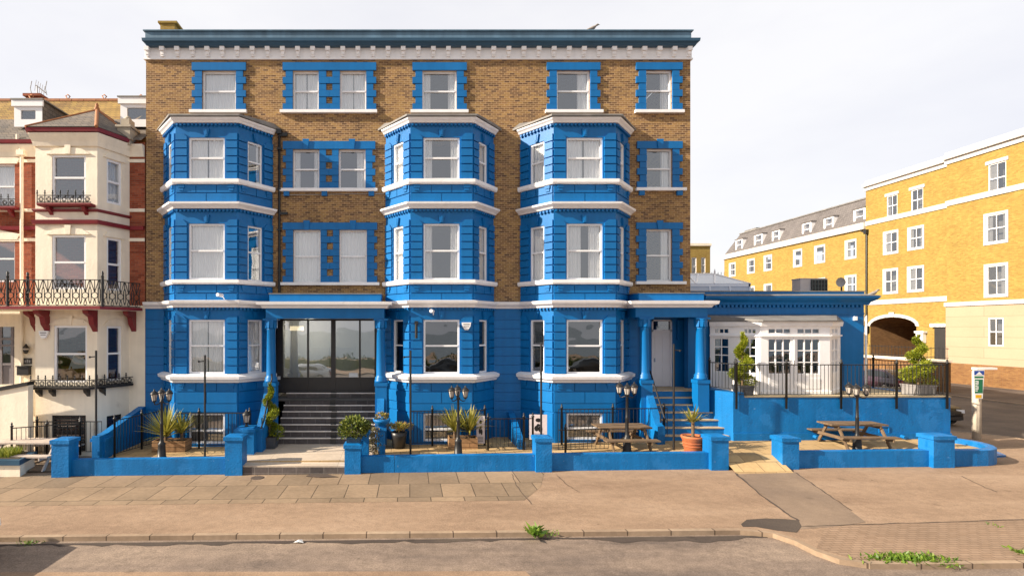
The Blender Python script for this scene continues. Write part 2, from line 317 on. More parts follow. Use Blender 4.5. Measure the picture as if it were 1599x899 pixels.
def tag(o, label, cat, group=None):
    o['label'] = label; o['category'] = cat
    if group: o['group'] = group
    return o
def recenter(o):
    """puts a one-mesh thing's origin at its base"""
    bb = [Vector(c) for c in o.bound_box]; lo = Vector((min(c.x for c in bb), min(c.y for c in bb), min(c.z for c in bb))); hi = Vector((max(c.x for c in bb), max(c.y for c in bb), 0))
    c = Vector(((lo.x+hi.x)/2, (lo.y+hi.y)/2, lo.z)); o.data.transform(Matrix.Translation(-c)); o.location = c; return o
def struct(o, kind='structure'): o['kind'] = kind; return o
def dup(root, loc, rotz=0.0, label=None, scale=None):
    r = root.copy(); C.objects.link(r); r.location = loc; r.rotation_euler = (0, 0, rotz)
    if label: r['label'] = label
    if scale: r.scale = (scale,)*3
    for ch in root.children:
        c = ch.copy(); C.objects.link(c); c.parent = r
        for g in ch.children:
            d = g.copy(); C.objects.link(d); d.parent = c
    return r
def wallgrid(mb, F, u0, u1, z0, z1, holes, n=0.0, reveal=.18):
    us = sorted({u0, u1, *[h[i] for h in holes for i in (0, 1)]}); zs = sorted({z0, z1, *[h[i] for h in holes for i in (2, 3)]})
    us = [u for u in us if u0 <= u <= u1]; zs = [z for z in zs if z0 <= z <= z1]
    for i in range(len(us)-1):
        for j in range(len(zs)-1):
            uc, zc = (us[i]+us[i+1])/2, (zs[j]+zs[j+1])/2
            if any(h[0] < uc < h[1] and h[2] < zc < h[3] for h in holes): continue
            mb.face([F.p(us[i], n, zs[j]), F.p(us[i+1], n, zs[j]), F.p(us[i+1], n, zs[j+1]), F.p(us[i], n, zs[j+1])])
    if reveal:
        for a, b, c, d in holes:
            a, b, c, d = max(a, u0), min(b, u1), max(c, z0), min(d, z1)
            q = [(a, c), (b, c), (b, d), (a, d)]
            for k in range(4):
                (ua, za), (ub, zb) = q[k], q[(k+1) % 4]
                mb.face([F.p(ua, n, za), F.p(ub, n, zb), F.p(ub, n-reveal, zb), F.p(ua, n-reveal, za)])
def curtain(mb, F, u0, u1, z0, z1, n, amp=.03, wl=.11, pinch=0.0):
    k = max(6, int((u1-u0)/wl*6)); ph = random.random()*6
    a = []
    for i in range(k+1):
        t = i/k; u = u0+(u1-u0)*t
        d = amp*math.sin(u*2*math.pi/wl+ph)+amp*.5*math.sin(u*2*math.pi/(wl*2.7)+ph*2)
        a.append((u, n+d))
    for i in range(k):
        (ua, na), (ub, nb) = a[i], a[i+1]
        mb.mesh([F.p(ua, na, z0), F.p(ub, nb, z0), F.p(ub, nb*1.0, z1), F.p(ua, na, z1)], [(0, 1, 2, 3)], True)
def window(parent, F, u0, u1, z0, z1, n=-.10, style='full', glass='glass', split=.5, fw=.06, label=None, curt='curtain', ajar=0.0, fmat='upvc'):
    """upvc sash: frame (part) > pane, curtain"""
    f = MB(); d0, d1 = n-.05, n+.03
    f.fbox(F, u0, u0+fw, d0, d1, z0, z1); f.fbox(F, u1-fw, u1, d0, d1, z0, z1)
    f.fbox(F, u0+fw, u1-fw, d0, d1, z0, z0+fw*1.1); f.fbox(F, u0+fw, u1-fw, d0, d1, z1-fw, z1)
    zm = z0+(z1-z0)*split
    if split: f.fbox(F, u0+fw, u1-fw, d0, d1+.012, zm-fw*.45, zm+fw*.45)
    wn = f.build('window', fmat, parent)
    if label: wn['label'] = label
    p = MB(); g = n-.015
    zz = [(z0+fw, zm-fw*.45), (zm+fw*.45, z1-fw)] if split else [(z0+fw, z1-fw)]
    for k, (a, b) in enumerate(zz): p.face([F.p(u0+fw, g-.02*k, a), F.p(u1-fw, g-.02*k, a), F.p(u1-fw, g-.02*k, b), F.p(u0+fw, g-.02*k, b)])
    p.build('pane', glass, wn, recalc=False)
    W = u1-u0; c = MB(); cn = n-.10
    if style == 'full': curtain(c, F, u0, u1, z0, z1, cn, .02)
    elif style == 'gap':
        curtain(c, F, u0, u0+W*.485, z0, z1, cn, .025); curtain(c, F, u0+W*.515, u1, z0, z1, cn, .025)
    elif style == 'sides':
        curtain(c, F, u0, u0+W*.24, z0, z1, cn, .035, .08); curtain(c, F, u1-W*.24, u1, z0, z1, cn, .035, .08)
    elif style == 'wide':
        curtain(c, F, u0, u0+W*.42, z0, z1, cn, .035, .09); curtain(c, F, u1-W*.36, u1, z0, z1, cn, .035, .09)
    elif style == 'right': curtain(c, F, u1-W*.34, u1, z0, z1, cn, .035, .08)
    elif style == 'left': curtain(c, F, u0, u0+W*.4, z0, z1, cn, .035, .08)
    if c.v: c.build('curtain', curt, wn, recalc=False)
    return wn

# ------------------------------------------------------------------ ground, roads, pavements
def ground_sheet(name, polys, dz, m, skirt=0.0):
    mb = MB()
    for poly in polys:
        pts = [(x, y, gz(x)+dz) for x, y in poly]; mb.face(pts)
        if skirt:
            for i in range(len(pts)):
                a, b = pts[i], pts[(i+1) % len(pts)]
                mb.face([a, b, (b[0], b[1], b[2]-skirt), (a[0], a[1], a[2]-skirt)])
    return struct(mb.build(name, m))
def rects(x0, x1, y0, y1):
    xs = [x0]+[x for x in (-14, 18) if x0 < x < x1]+[x1]
    return [[(a, y0), (b, y0), (b, y1), (a, y1)] for a, b in zip(xs, xs[1:])]
ground_sheet('ground', rects(-700, 700, -60, 900), -.16, 'yard')
ground_sheet('road', rects(-400, 400, -30, -6), -.085, 'road')
ground_sheet('side_street', [[(22.4, -6), (34, -6), (34, 300), (22.4, 300)]], -.081, 'sidestreet')
kerbpath = [(-60, -8.45), (-14, -8.45), (-4, -8.47), (7.05, -8.52), (7.62, -8.7), (7.8, -9.1), (7.84, -9.6), (8.0, -9.98), (8.4, -10.18), (9.2, -10.22), (18, -10.22), (23.3, -10.0)]
front = [(-14, -8.45)]+kerbpath[2:11]
ground_sheet('pavement', [[(-60, -8.45), (-14, -8.45), (-14, 1), (-60, 1)], front+[(18, 1), (-14, 1)], [(18, -10.22), (23.3, -10.0), (23.3, .8), (21.9, 2.2), (21.9, 60), (18, 60)]], 0, 'asphalt')
mb = MB(); mb.sweep([(x, y) for x, y in kerbpath], [(.0, -.15), (.0, .012), (-.13, .012), (-.13, -.15)])
for i, (x, y, z) in enumerate(mb.v): mb.v[i] = (x, y, z+gz(x))
struct(mb.build('kerb', 'kerb'))
mb = MB(); mb.sweep([(34, -8), (34, 300)], [(.0, .10), (.0, -.1), (-.14, -.1), (-.14, .10)])
for i, (x, y, z) in enumerate(mb.v): mb.v[i] = (x, y, z+gz(18)-.08)
struct(mb.build('kerb', 'kerb'))
mb = MB(); mb.sweep([(23.3, -9.8), (23.3, .8), (21.9, 2.2), (21.9, 60)], [(.0, .012), (.0, -.12), (-.13, -.12), (-.13, .012)])
for i, (x, y, z) in enumerate(mb.v): mb.v[i] = (x, y, z+gz(18))
struct(mb.build('kerb', 'kerb'))
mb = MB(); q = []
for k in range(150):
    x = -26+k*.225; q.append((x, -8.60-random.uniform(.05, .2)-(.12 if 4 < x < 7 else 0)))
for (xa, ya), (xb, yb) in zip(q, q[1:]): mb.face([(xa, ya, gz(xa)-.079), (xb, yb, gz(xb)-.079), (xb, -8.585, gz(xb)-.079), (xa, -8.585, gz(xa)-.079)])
struct(mb.build('gutter_dirt', 'tar', recalc=False))  # shade line under the kerb, painted as a dark strip on the road
ground_sheet('far_pavement', [[(34, -8), (60, -8), (60, 300), (34, 300)]], .015, 'sidestreet')
ground_sheet('paving_slabs', [[(-60, -6.35), (-14, -6.35), (-14, -3.3), (-60, -3.3)], [(-14, -6.35), (2.9, -6.35), (3.6, -5.2), (4.2, -3.3), (-14, -3.3)]], .004, 'slabs')
g2 = lambda pts: [gpt(x, y)[:2] for x, y in pts]
ground_sheet('pavement_patch', [g2([(1150, 741), (1243, 737), (1328, 797), (1352, 815), (1300, 822), (1250, 826), (1240, 812), (1222, 797)])], .005, 'patch')
ground_sheet('tar_patch', [g2([(1157, 818), (1166, 811), (1195, 809), (1225, 810), (1247, 812), (1252, 822), (1244, 831), (1214, 828), (1180, 822), (1160, 822)])], .006, 'tar')  # dark brown patch on the pavement by the kerb
bp = g2([(1268, 830), (1290, 822), (1400, 817), (1599, 812)])
ground_sheet('block_paving', [[(7.97, -9.45)]+bp[1:]+[(17.0, bp[-1][1]), (17.2, -10.05), (9.1, -10.06), (8.35, -9.98)]], .004, 'pavers')
ground_sheet('road_patch', [g2([(-60, 886), (820, 884), (838, 899), (850, 930), (-80, 930)])], -.081+.0, 'asphalt')
for o in [o for o in C.objects if o.name.startswith('road_patch')]: o.location.z = -.0
def crack(pts, wd=.025):
    mb = MB(); P = [Vector(gpt(*p)[:2]) for p in pts]; Q = []
    for a, b in zip(P, P[1:]):
        for k in range(6): Q.append(a.lerp(b, k/6)+Vector((random.uniform(-.02, .02), random.uniform(-.02, .02))))
    Q.append(P[-1])
    for a, b in zip(Q, Q[1:]):
        d = (b-a).normalized(); nn = Vector((-d.y, d.x))*wd*random.uniform(.3, .6)
        mb.face([(p.x, p.y, gz(p.x)+.009) for p in (a-nn, b-nn, b+nn, a+nn)])
    return struct(mb.build('pavement_crack', 'crack', recalc=False))
crack([(1148, 738), (1185, 770), (1222, 797), (1247, 813)], .05); crack([(1243, 738), (1290, 770), (1330, 797)], .03)
crack([(1502, 743), (1530, 757), (1557, 768)], .025); crack([(1252, 822), (1400, 817), (1599, 811)], .03)
crack([(870, 742), (886, 757), (905, 768)], .02); crack([(800, 740), (806, 757), (830, 787)], .02)
ground_sheet('yard', rects(-40, -9.85, -3.15, 1.0), .05, 'yard')
mb = MB()
for i in range(60):
    for j in range(14):
        q = [(-9.9+27.6*(i+a)/60, -3.3+4.3*(j+b)/14) for a, b in ((0, 0), (1, 0), (1, 1), (0, 1))]
        if -5.2 < (q[0][0]+q[1][0])/2 < -1.15 and q[2][1] < -.7: continue
        mb.face([(x, y, zpat(x, y)) for x, y in q])
mb.face([(x, y, zp(17.7)+.001) for x, y in [(17.4, -3.3)]+[(17.4+1.06*math.sin(R(d)), -2.33-1.06*math.cos(R(d))) for d in range(15, 136, 15)]+[(17.7, -1.6)]])
a, b = 9.65, 11.35; mb.face([(a, -4.1, gz(a)+.004), (b, -4.1, gz(b)+.004), (b, -3.3, zp(b)), (a, -3.3, zp(a))])
mb.face([(-9.9, -3.3, zp(-9.9)), (17.7, -3.3, zp(17.7)), (17.7, -3.3, 0), (-9.9, -3.3, -.2)])
struct(mb.build('patio', 'patio'))
# promenade, sea and hedge across the road (what the windows mirror)
ground_sheet('promenade', rects(-400, 400, -60, -30), .03, 'asphalt')
mb = MB(); mb.face([(-900, -900, -2), (900, -900, -2), (900, -60, -2), (-900, -60, -2)]); struct(mb.build('sea', 'water'))
mb = MB()
for _ in range(9000):
    x = random.uniform(-60, 60); h = 1.25+.12*math.sin(x*.7)+.1*math.sin(x*1.9)
    mb.leaf((x, -37+random.uniform(-.5, .5), random.uniform(0, 1)**.7*h), (random.uniform(-1, 1), random.uniform(-1, 1), random.uniform(.2, 1)), (0, 0, 1), .25, .18)
mb.m = 1; mb.box(-60, 60, -37.4, -36.7, 0, 1.0)
o = mb.build('hedge', ['hedge', 'leaf_shrub'], recalc=False); tag(o, 'clipped dark hedge across the road behind the viewer', 'hedge'); struct(o, 'stuff')

# ------------------------------------------------------------------ the blue hotel
hotel = thing('hotel_building', 'tall stock brick hotel with blue painted bays, white bands and dark glazed entrance', 'hotel', (0, 5, 0))
HX0, HX1 = -9.81, 10.43
FW = Fr(0, 0, 0)
def W(px): return (px-640)/42
def Zw(py): return 4.4-(py-512)/42
def wr(x0, y0, x1, y1): return (W(x0), W(x1), Zw(y1), Zw(y0))
tops = [(wr(316, 111, 369, 173), 'full'), (wr(457.5, 111, 498, 173), 'gap'), (wr(531, 111, 572, 173), 'gap'), (wr(659.5, 111, 713, 173), 'sides'), (wr(869, 110.5, 921, 173), 'right'), (wr(1008, 110, 1049, 172.5), 'right')]
mids = [(wr(457.5, 233.5, 499, 295), 'sides'), (wr(529, 233.5, 571, 295), 'right'), (wr(1009, 232.6, 1049.5, 294), 'right')]
firs = [(wr(458, 359, 501, 441), 'full'), (wr(530, 359, 573, 441), 'full'), (wr(1008.5, 358, 1049, 439.5), 'right')]
BAYX = [-7.11, 1.11, 6.12]; FH, BH, BD = 1.09, 2.0, 1.17
holes = [h for h, _ in tops+mids+firs]
bayholes = [(c-1.65, c+1.65, 5.3, 11.2) for c in BAYX]
mb = MB(); wallgrid(mb, FW, HX0, HX1, 5.2, 14.5, holes+bayholes)
mb.face([(HX1, 0, 5.15), (HX1, 1, 5.15), (HX1, 1, 14.5), (HX1, 0, 14.5)]); mb.face([(HX1, 1, 0), (HX1, 11, 0), (HX1, 11, 14.5), (HX1, 1, 14.5)]); mb.face([(HX0, 0, -.2), (HX0, 11, -.2), (HX0, 11, 14.5), (HX0, 0, 14.5)]); mb.face([(HX0, 11, -.2), (HX1, 11, -.2), (HX1, 11, 14.5), (HX0, 11, 14.5)])
mb.build('wall', 'brick', hotel)
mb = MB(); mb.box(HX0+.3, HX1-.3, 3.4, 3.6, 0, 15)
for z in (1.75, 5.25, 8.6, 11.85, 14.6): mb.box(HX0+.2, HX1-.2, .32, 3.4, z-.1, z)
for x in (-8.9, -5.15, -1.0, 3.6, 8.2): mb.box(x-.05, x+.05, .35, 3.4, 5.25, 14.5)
mb.build('interior', 'dark', hotel)
# parapet, cornice, frieze with brackets
mb = MB(); mb.box(HX0+.02, HX1-.02, -.10, .5, 15.0, 15.36); mb.box(HX0-.04, HX1+.04, -.16, .55, 15.36, 15.40); mb.box(HX0+.02, HX1-.02, .5, 11, 14.5, 15.05)
mb.build('parapet', 'slate_blue', hotel)
mb = MB(); path = [(HX0+.01, 3), (HX0+.01, 0), (HX1-.01, 0), (HX1-.01, 3)]
mb.sweep([(HX0+.34, 3), (HX0+.34, 0), (HX1-.14, 0), (HX1-.14, 3)], [(0, 14.78), (.22, 14.78), (.26, 14.86), (.33, 14.90), (.34, 15.0), (0, 15.03)]); mb.build('cornice', 'navy', hotel)
mb = MB(); mb.sweep(path, [(0, 14.35), (.07, 14.35), (.07, 14.40), (.04, 14.42), (.04, 14.78), (0, 14.78)]); mb.build('frieze', 'white', hotel)
bm = MB(); bm.fprism(FW, [(-.085, 14.77), (.085, 14.77), (.085, 14.62), (.06, 14.60), (.06, 14.44), (-.06, 14.44), (-.06, 14.60), (-.085, 14.62)], .04, .12)
bm.fbox(FW, -.085, .085, .12, .2, 14.63, 14.77); bm.fbox(FW, -.06, .06, .12, .15, 14.5, 14.6)
b0 = bm.build('bracket', 'white', hotel)
nb = 37
for i in range(nb):
    b = b0 if i == 0 else b0.copy()
    if i: C.objects.link(b); b.parent = hotel
    b.location = (HX0+.1+(HX1-HX0-.2)*i/(nb-1), b0.location.y, b0.location.z)
for (h, st) in tops+mids+firs: window(hotel, FW, *h, style=st)
# surrounds of the flat windows
def surround(rs, top, bottom, wide, narrow, headext, twin=False, key=False, rows=6):
    mb = MB(); z0, z1 = rs[0][2], rs[0][3]; ua, ub = rs[0][0], rs[-1][1]
    mb.fbox(FW, ua-headext, ub+headext, 0, .075, z1, top)
    for k in range(rows):
        za, zb = z0+(z1-z0)*k/rows, z0+(z1-z0)*(k+1)/rows
        e = wide if (rows-1-k) % 2 else narrow
        for r in rs:
            for side in (-1, 1):
                inner = r[0] if side < 0 else r[1]
                if twin and ((r is rs[0] and side > 0) or (r is rs[-1] and side < 0)):
                    gap = (rs[1][0]-rs[0][1])/2; e2 = gap-.004 if (rows-1-k) % 2 else gap-.115
                else: e2 = e
                a, b = (inner-e2, inner) if side < 0 else (inner, inner+e2)
                mb.fbox(FW, a, b, 0, .07 if (rows-1-k) % 2 else .055, za+.006, zb-.006)
    if key:
        for r in rs:
            c = (r[0]+r[1])/2; mb.fprism(FW, [(c-.12, top+.07), (c+.12, top+.07), (c+.08, z1-.02), (c-.08, z1-.02)], .075, .12)
    mb.build('window_surround', 'blue', hotel)
def sill(ua, ub, z1, h=.105, feet=()):
    mb = MB(); mb.fbox(FW, ua, ub, -.12, .13, z1-h, z1); s = mb.build('sill', 'white', hotel)
    if feet:
        fb = MB()
        for u in feet: fb.fbox(FW, u-.1, u+.1, .002, .1, z1-h-.17, z1-h-.002)
        fb.build('sill_block', 'blue', s)
T = [h for h, _ in tops]; MM = [h for h, _ in mids]; FF = [h for h, _ in firs]
for rs in ([T[0]], T[1:3], [T[3]], [T[4]], [T[5]]): surround(rs, Zw(99), 0, .37, .26, .37, len(rs) == 2)
for rs in (MM[:2], [MM[2]]): surround(rs, Zw(221.5), 0, .36, .25, .36, len(rs) == 2, True)
for rs in (FF[:2], [FF[2]]): surround(rs, Zw(348), 0, .38, .27, .38, len(rs) == 2, True, 8)
for a, b in ((297, 386), (438, 589), (641, 731), (851, 940.5), (990.5, 1066.5)): sill(W(a), W(b), T[0][2])
sill(W(438), W(589.5), MM[0][2], feet=(W(448), W(507), W(580))); sill(W(992), W(1070), MM[2][2], feet=(W(1001), W(1060)))
sill(W(439), W(592.5), FF[0][2]); sill(W(991.5), W(1069.5), FF[2][2])
# bays
bay_styles = [dict(f2=('gap', 'sides', 'sides'), f1=('full', 'sides', 'sides'), g=('gap', 'sides', 'full')),
              dict(f2=('sides', 'full', 'full'), f1=('sides', 'full', 'full'), g=('none', 'none', 'none')),
              dict(f2=('gap', 'full', 'full'), f1=('wide', 'full', 'full'), g=('none', 'none', 'none'))]
LV = dict(f2=(9.58, 11.06), f1=(6.08, 8.05), g=(2.79, 4.69))
for bi, c in enumerate(BAYX):
    zb = zp(c)-.25
    pl = [(c-BH, 0), (c-FH, -BD), (c+FH, -BD), (c+BH, 0)]
    fr = []
    for i in range(3): fr.append(frame(pl[i], pl[i+1]))
    wall = MB(); wins = []
    for i, (F, Ln) in enumerate(fr):
        hs = []
        for key in ('f2', 'f1', 'g'):
            z0, z1 = LV[key]
            ww = .63 if i == 1 else .31
            mid = Ln/2+(.0 if i == 1 else (.02 if i == 0 else -.02))
            h = (mid-ww, mid+ww, z0, z1); hs.append(h); wins.append((F, h, bay_styles[bi][key][0 if i == 1 else (1 if i == 0 else 2)], key, i))
        if i == 1:
            h = (Ln/2-.63, Ln/2+.63, zp(c)+.10, 1.42); hs.append(h); wins.append((F, h, 'full', 'b', i))
        wallgrid(wall, F, 0, Ln, zb, 11.72, hs, reveal=.16)
        # rusticated blocks each side of every opening, chamfered at the head
        for h in hs:
            if h[3] < 2: continue
            for (a, b, sd) in ((.012, h[0]-.05, 1), (h[1]+.05, Ln-.012, -1)):
                z = h[2]; nrow = max(4, round((h[3]-h[2]+.16)/.275)); rh = (h[3]-h[2]+.16)/nrow
                for k in range(nrow):
                    za, zc = z+k*rh+.021, z+(k+1)*rh-.021
                    if k == nrow-1:
                        ch = .13; poly = [(a, za), (b, za), (b, zc-ch), (b-ch, zc), (a, zc)] if sd > 0 else [(a, za), (b, za), (b, zc), (a+ch, zc), (a, zc-ch)]
                        wall.fprism(F, poly, 0, .055)
                    else: wall.fbox(F, a, b, 0, .055, za, zc)
            cc = (h[0]+h[1])/2
            wall.fprism(F, [(cc-.11, h[3]+.3), (cc+.11, h[3]+.3), (cc+.06, h[3]+.03), (cc-.06, h[3]+.03)], 0, .07)
            wall.fbox(F, cc-.03, cc+.03, .07, .085, h[3]+.07, h[3]+.28)
        # panel blocks under the sills
        for (zt, zbm) in ((9.42, 8.77), (5.92, 5.36), (2.5, 1.55)):
            n3 = 3 if i == 1 else 2; zm = zt-(.30 if zt > 3 else .32); zl = max(zbm, zm-.42)
            for k in range(n3): wall.fbox(F, .012+(Ln-.024)*k/n3+.01, .012+(Ln-.024)*(k+1)/n3-.016, 0, .04, zm+.018, zt-.02)
            n2 = n3-1
            for k in range(n2): wall.fbox(F, .012+(Ln-.024)*k/n2+.01, .012+(Ln-.024)*(k+1)/n2-.016, 0, .04, zl+.02, zm-.018)
            if zt < 3: wall.fbox(F, .02, Ln-.02, 0, .03, 1.47, zl-.005)
            for u in (.22, Ln-.22): 
                wall.fbox(F, u-.11, u+.11, .03, .09, zt-.12, zt-.02); wall.fbox(F, u-.08, u+.08, .03, .07, zt-.22, zt-.12)
        # basement stripes of boarding
        if i != 1: wall.fbox(F, .02, Ln-.02, 0, .03, zb, 1.42)
        else:
            for a, b in ((.02, Ln/2-.66), (Ln/2+.66, Ln-.02)):
                for k in range(4): wall.fbox(F, a+(b-a)*k/4+.012, a+(b-a)*(k+1)/4-.012, 0, .03, zb, 1.42)
    bay = wall.build('bay', 'blue', hotel); bay['label'] = ('left bay with closed net curtains', 'middle bay with open curtains', 'right bay with wide curtains')[bi]
    for (F, h, st, key, i) in wins:
        window(hotel, F, *h, n=-.07, style=st, glass='darkglass' if (key == 'g' and bi > 0) else 'glass', split=.52 if key != 'b' else .42, fw=.065 if i == 1 else .055, curt='curtain' if key != 'b' else 'blind')
    cp = [(c-BH-.02, 0), *pl[1:3], (c+BH+.02, 0)]
    s = MB(); s.sweep(cp, [(0, 11.555), (.08, 11.555), (.12, 11.61), (.18, 11.66), (.20, 11.71), (.0, 11.715)]); s.build('cornice', 'white', bay)
    s = MB(); ring = [(c-BH-.3, 0), (c-FH-.13, -BD-.26), (c+FH+.13, -BD-.26), (c+BH+.3, 0)]; n = 4
    V = [(x, y, 11.73) for x, y in ring]+[(c-BH-.05, 0, 12.0), (c-FH+.1, -BD+.6, 11.95), (c+FH-.1, -BD+.6, 11.95), (c+BH+.05, 0, 12.0)]+[(x, y, 11.79) for x, y in ring]
    s.mesh(V, [(8, 9, 5, 4), (9, 10, 6, 5), (10, 11, 7, 6), (4, 5, 6, 7), (0, 1, 9, 8), (1, 2, 10, 9), (2, 3, 11, 10), (0, 3, 2, 1)]); s.build('roof', 'lead', bay)
    s = MB(); s.sweep(cp, [(0, 8.57), (.08, 8.57), (.12, 8.62), (.2, 8.67), (.25, 8.70), (.26, 8.765), (0, 8.785)]); s.build('cornice', 'white', bay)
    for zt, zbm in ((9.585, 9.42), (6.085, 5.93)):
        s = MB(); s.sweep(cp, [(0, zbm), (.1, zbm), (.15, zbm+.05), (.15, zt), (0, zt+.002)]); s.build('sill', 'white', bay)
    s = MB(); s.sweep(cp, [(0, 2.5), (.1, 2.5), (.13, 2.56), (.22, 2.62), (.24, 2.72), (.03, 2.795), (0, 2.795)]); s.build('sill', 'white', bay)
    for ztop in (11.535, 8.545, 5.115):
        d = MB(); d.sweep(pl, [(0, ztop-.03), (.03, ztop-.03), (.03, ztop), (0, ztop)])
        for (F, Ln) in fr:
            k = int(Ln/.135)
            for j in range(k): d.fbox(F, Ln*(j+.25)/k, Ln*(j+.75)/k, .002, .085, ztop-.08, ztop-.002)
        d.build('dentil_course', 'blue', bay)
# ground floor: rusticated flats, white band
fl = [(HX0, BAYX[0]-BH), (BAYX[1]+BH, BAYX[2]-BH), (BAYX[2]+BH, 8.45)]
for a, b in fl:
    mb = MB(); mb.fbox(FW, a, b, -.2, .04, -.2, 5.14)
    z = .35
    while z < 4.75:
        mb.fbox(FW, a+.01, b-.01, .04, .065, z+.016, min(z+.335, 4.8)-.016); z += .335
    mb.build('ground_floor_wall', 'blue', hotel)
band = [(0, 5.12), (.10, 5.12), (.13, 5.18), (.22, 5.23), (.26, 5.27), (.28, 5.35), (0, 5.38)]
def baypath(c): return [(c-BH, 0), (c-FH, -BD), (c+FH, -BD), (c+BH, 0)]
mb = MB(); mb.sweep([(HX0, 0)]+baypath(BAYX[0])+[(-5.05, 0)], band); mb.sweep([(-1.1, 0)]+baypath(BAYX[1])+baypath(BAYX[2])+[(8.3, 0)], band); mb.build('string_course', 'white', hotel)
# entrance recess behind the left portico
mb = MB(); mb.face([(-5.2, 0, 0), (-5.2, .9, 0), (-5.2, .9, 5.1), (-5.2, 0, 5.1)]); mb.face([(-1.0, 0, 0), (-1.0, .9, 0), (-1.0, .9, 5.1), (-1.0, 0, 5.1)]); mb.face([(-5.2, -.4, 4.82), (-1, -.4, 4.82), (-1, .9, 4.82), (-5.2, .9, 4.82)])
mb.build('recess', 'blue', hotel)
FE = Fr(0, .9, 0); E = lambda px: px_at(px, .9)
ent = MB(); xs = [433, 441, 480, 517, 524, 562, 586.5]; zt, zb_ = pz_at(497, .9), pz_at(613, .9); zm = pz_at(590, .9)
ent.fbox(FE, E(433), E(441), -.1, .06, zb_, zt)
for p, wd in ((441.5, .04), (481, .06), (520.5, .17), (562, .06), (586.5, .08)): ent.fbox(FE, E(p)-wd/2, E(p)+wd/2, -.08, .045, zb_, zt)
ent.fbox(FE, E(433), E(588), -.08, .05, zt-.09, zt); ent.fbox(FE, E(441), E(587), -.06, .028, zm-.05, zm+.03); ent.fbox(FE, E(441), E(587), -.06, .02, zb_, zm-.05); ent.fbox(FE, E(441), E(587), -.06, .05, zb_, zb_+.07)
en = ent.build('entrance_screen', 'charcoal', hotel)
p = MB()
for a, b in ((441, 481), (481, 520), (521, 562), (562, 587)): p.face([FE.p(E(a), -.02, zm), FE.p(E(b), -.02, zm), FE.p(E(b), -.02, zt), FE.p(E(a), -.02, zt)])
p.build('pane', 'doorglass', en, recalc=False)
p = MB(); p.fbox(FE, E(545), E(559), .0, .02, pz_at(588.5, .9), pz_at(582, .9)); p.build('notice', 'sign_white', en)
p = MB(); p.fbox(FE, E(434.5), E(438.5), .06, .10, pz_at(592, .9), pz_at(587, .9)); p.build('keypad', 'sign_white', en)
p = MB(); p.lathe(px_at(463.5, 2.2), 2.2, [(.02, pz_at(509, 2.2)), (.27, pz_at(509, 2.2)), (.28, pz_at(516, 2.2)), (.1, pz_at(516, 2.2))], 20); p.build('pendant_lamp', emit('lamp_glow', (1, .78, .5), .7), hotel)
p = MB(); p.box(px_at(526, 2.6), px_at(556, 2.6), 2.5, 2.6, 2.0, 3.6); p.box(px_at(565, 2.6), px_at(585, 2.6), 2.4, 2.5, 2.0, 3.3); p.box(px_at(485, 3), px_at(515, 3), 2.9, 3, 2, 3.6); p.build('lobby_screen', 'lobby', hotel)
p = MB(); p.box(-5.1, -1.05, 3.3, 3.35, 1.7, 5.1); p.box(-5.1, -1.05, .98, 3.3, 4.9, 5.0); p.box(-5.12, -5.1, .98, 3.3, 1.76, 5); p.box(-1.05, -1.02, .98, 3.3, 1.76, 5); p.build('lobby', 'lobby', hotel)
ll = bpy.data.lights.new('lobby_lamp', 'POINT'); ll.energy = 13; ll.color = (1, .86, .66); ll.shadow_soft_size = .2; lo = bpy.data.objects.new('lobby_lamp', ll); C.objects.link(lo); lo.location = (px_at(463.5, 2.2)+.5, 2.2, 4.3-5*0); lo.parent = None
# porticos
def portico(X0, X1, fy, ztop, zc1, zc0, zf, cols, cy, zbase, zped, back):
    mb = MB(); mb.box(X0+.12, X1-.12, fy+.02, back, zc1, ztop); mb.box(X0, X1, fy, back, zf, zc0); 
    pt = mb.build('portico', 'blue', hotel)
    s = MB(); s.sweep([(X0, back), (X0, fy), (X1, fy), (X1, back)], [(0, zc0), (.10, zc0), (.14, zc0+.07), (.26, zc0+.12), (.28, zc1), (0, zc1+.02)]); s.build('cornice', 'white', pt)
    s = MB(); s.box(X0+.1, X1-.1, fy-.005, back, ztop+.002, ztop+.03); s.build('roof', 'lead', pt)
    for cx in cols:
        k = MB(); r = .17
        k.lathe(cx, cy, [(r*1.35, zped), (r*1.35, zped+.07), (r*1.2, zped+.1), (r*1.28, zped+.16), (r*1.05, zped+.2), (r, zped+.26), (r*.88, zf-.42), (r*.98, zf-.40), (r*.98, zf-.37), (r*.9, zf-.36), (r*.95, zf-.25), (r*1.2, zf-.1), (r*1.45, zf-.05)], 18)
        for q in range(10):
            a = q*.628; k.fprism(Fr(cx+math.cos(a)*r*.98, cy+math.sin(a)*r*.98, a+R(90)), [(-.045, zf-.34), (.045, zf-.34), (.06, zf-.12), (0, zf-.06), (-.06, zf-.12)], -.03, .05)
        k.box(cx-.25, cx+.25, cy-.19, cy+.25, zf-.07, zf-.005); k.box(cx-.2, cx+.2, cy-.2, cy+.2, zbase if cx != 8.32 else .3, zped-.12); k.box(cx-.225, cx+.225, cy-.225, cy+.225, zped-.12, zped)
        k.build('column', 'blue', pt)
portico(-5.05, -.9, -1.15, pz_at(459, -1.15), pz_at(471.5, -1.2), pz_at(481, -1.2), pz_at(497, -1.1), (-4.91, -1.02), -.95, .2, pz_at(597, -1.1), .3)
portico(7.95, 10.48, -1.06, pz_at(458, -1.06), pz_at(470, -1.1), pz_at(480, -1.1), pz_at(495, -1.1), (8.32, 10.31), -.92, 1.45, pz_at(593, -1.1), .9)
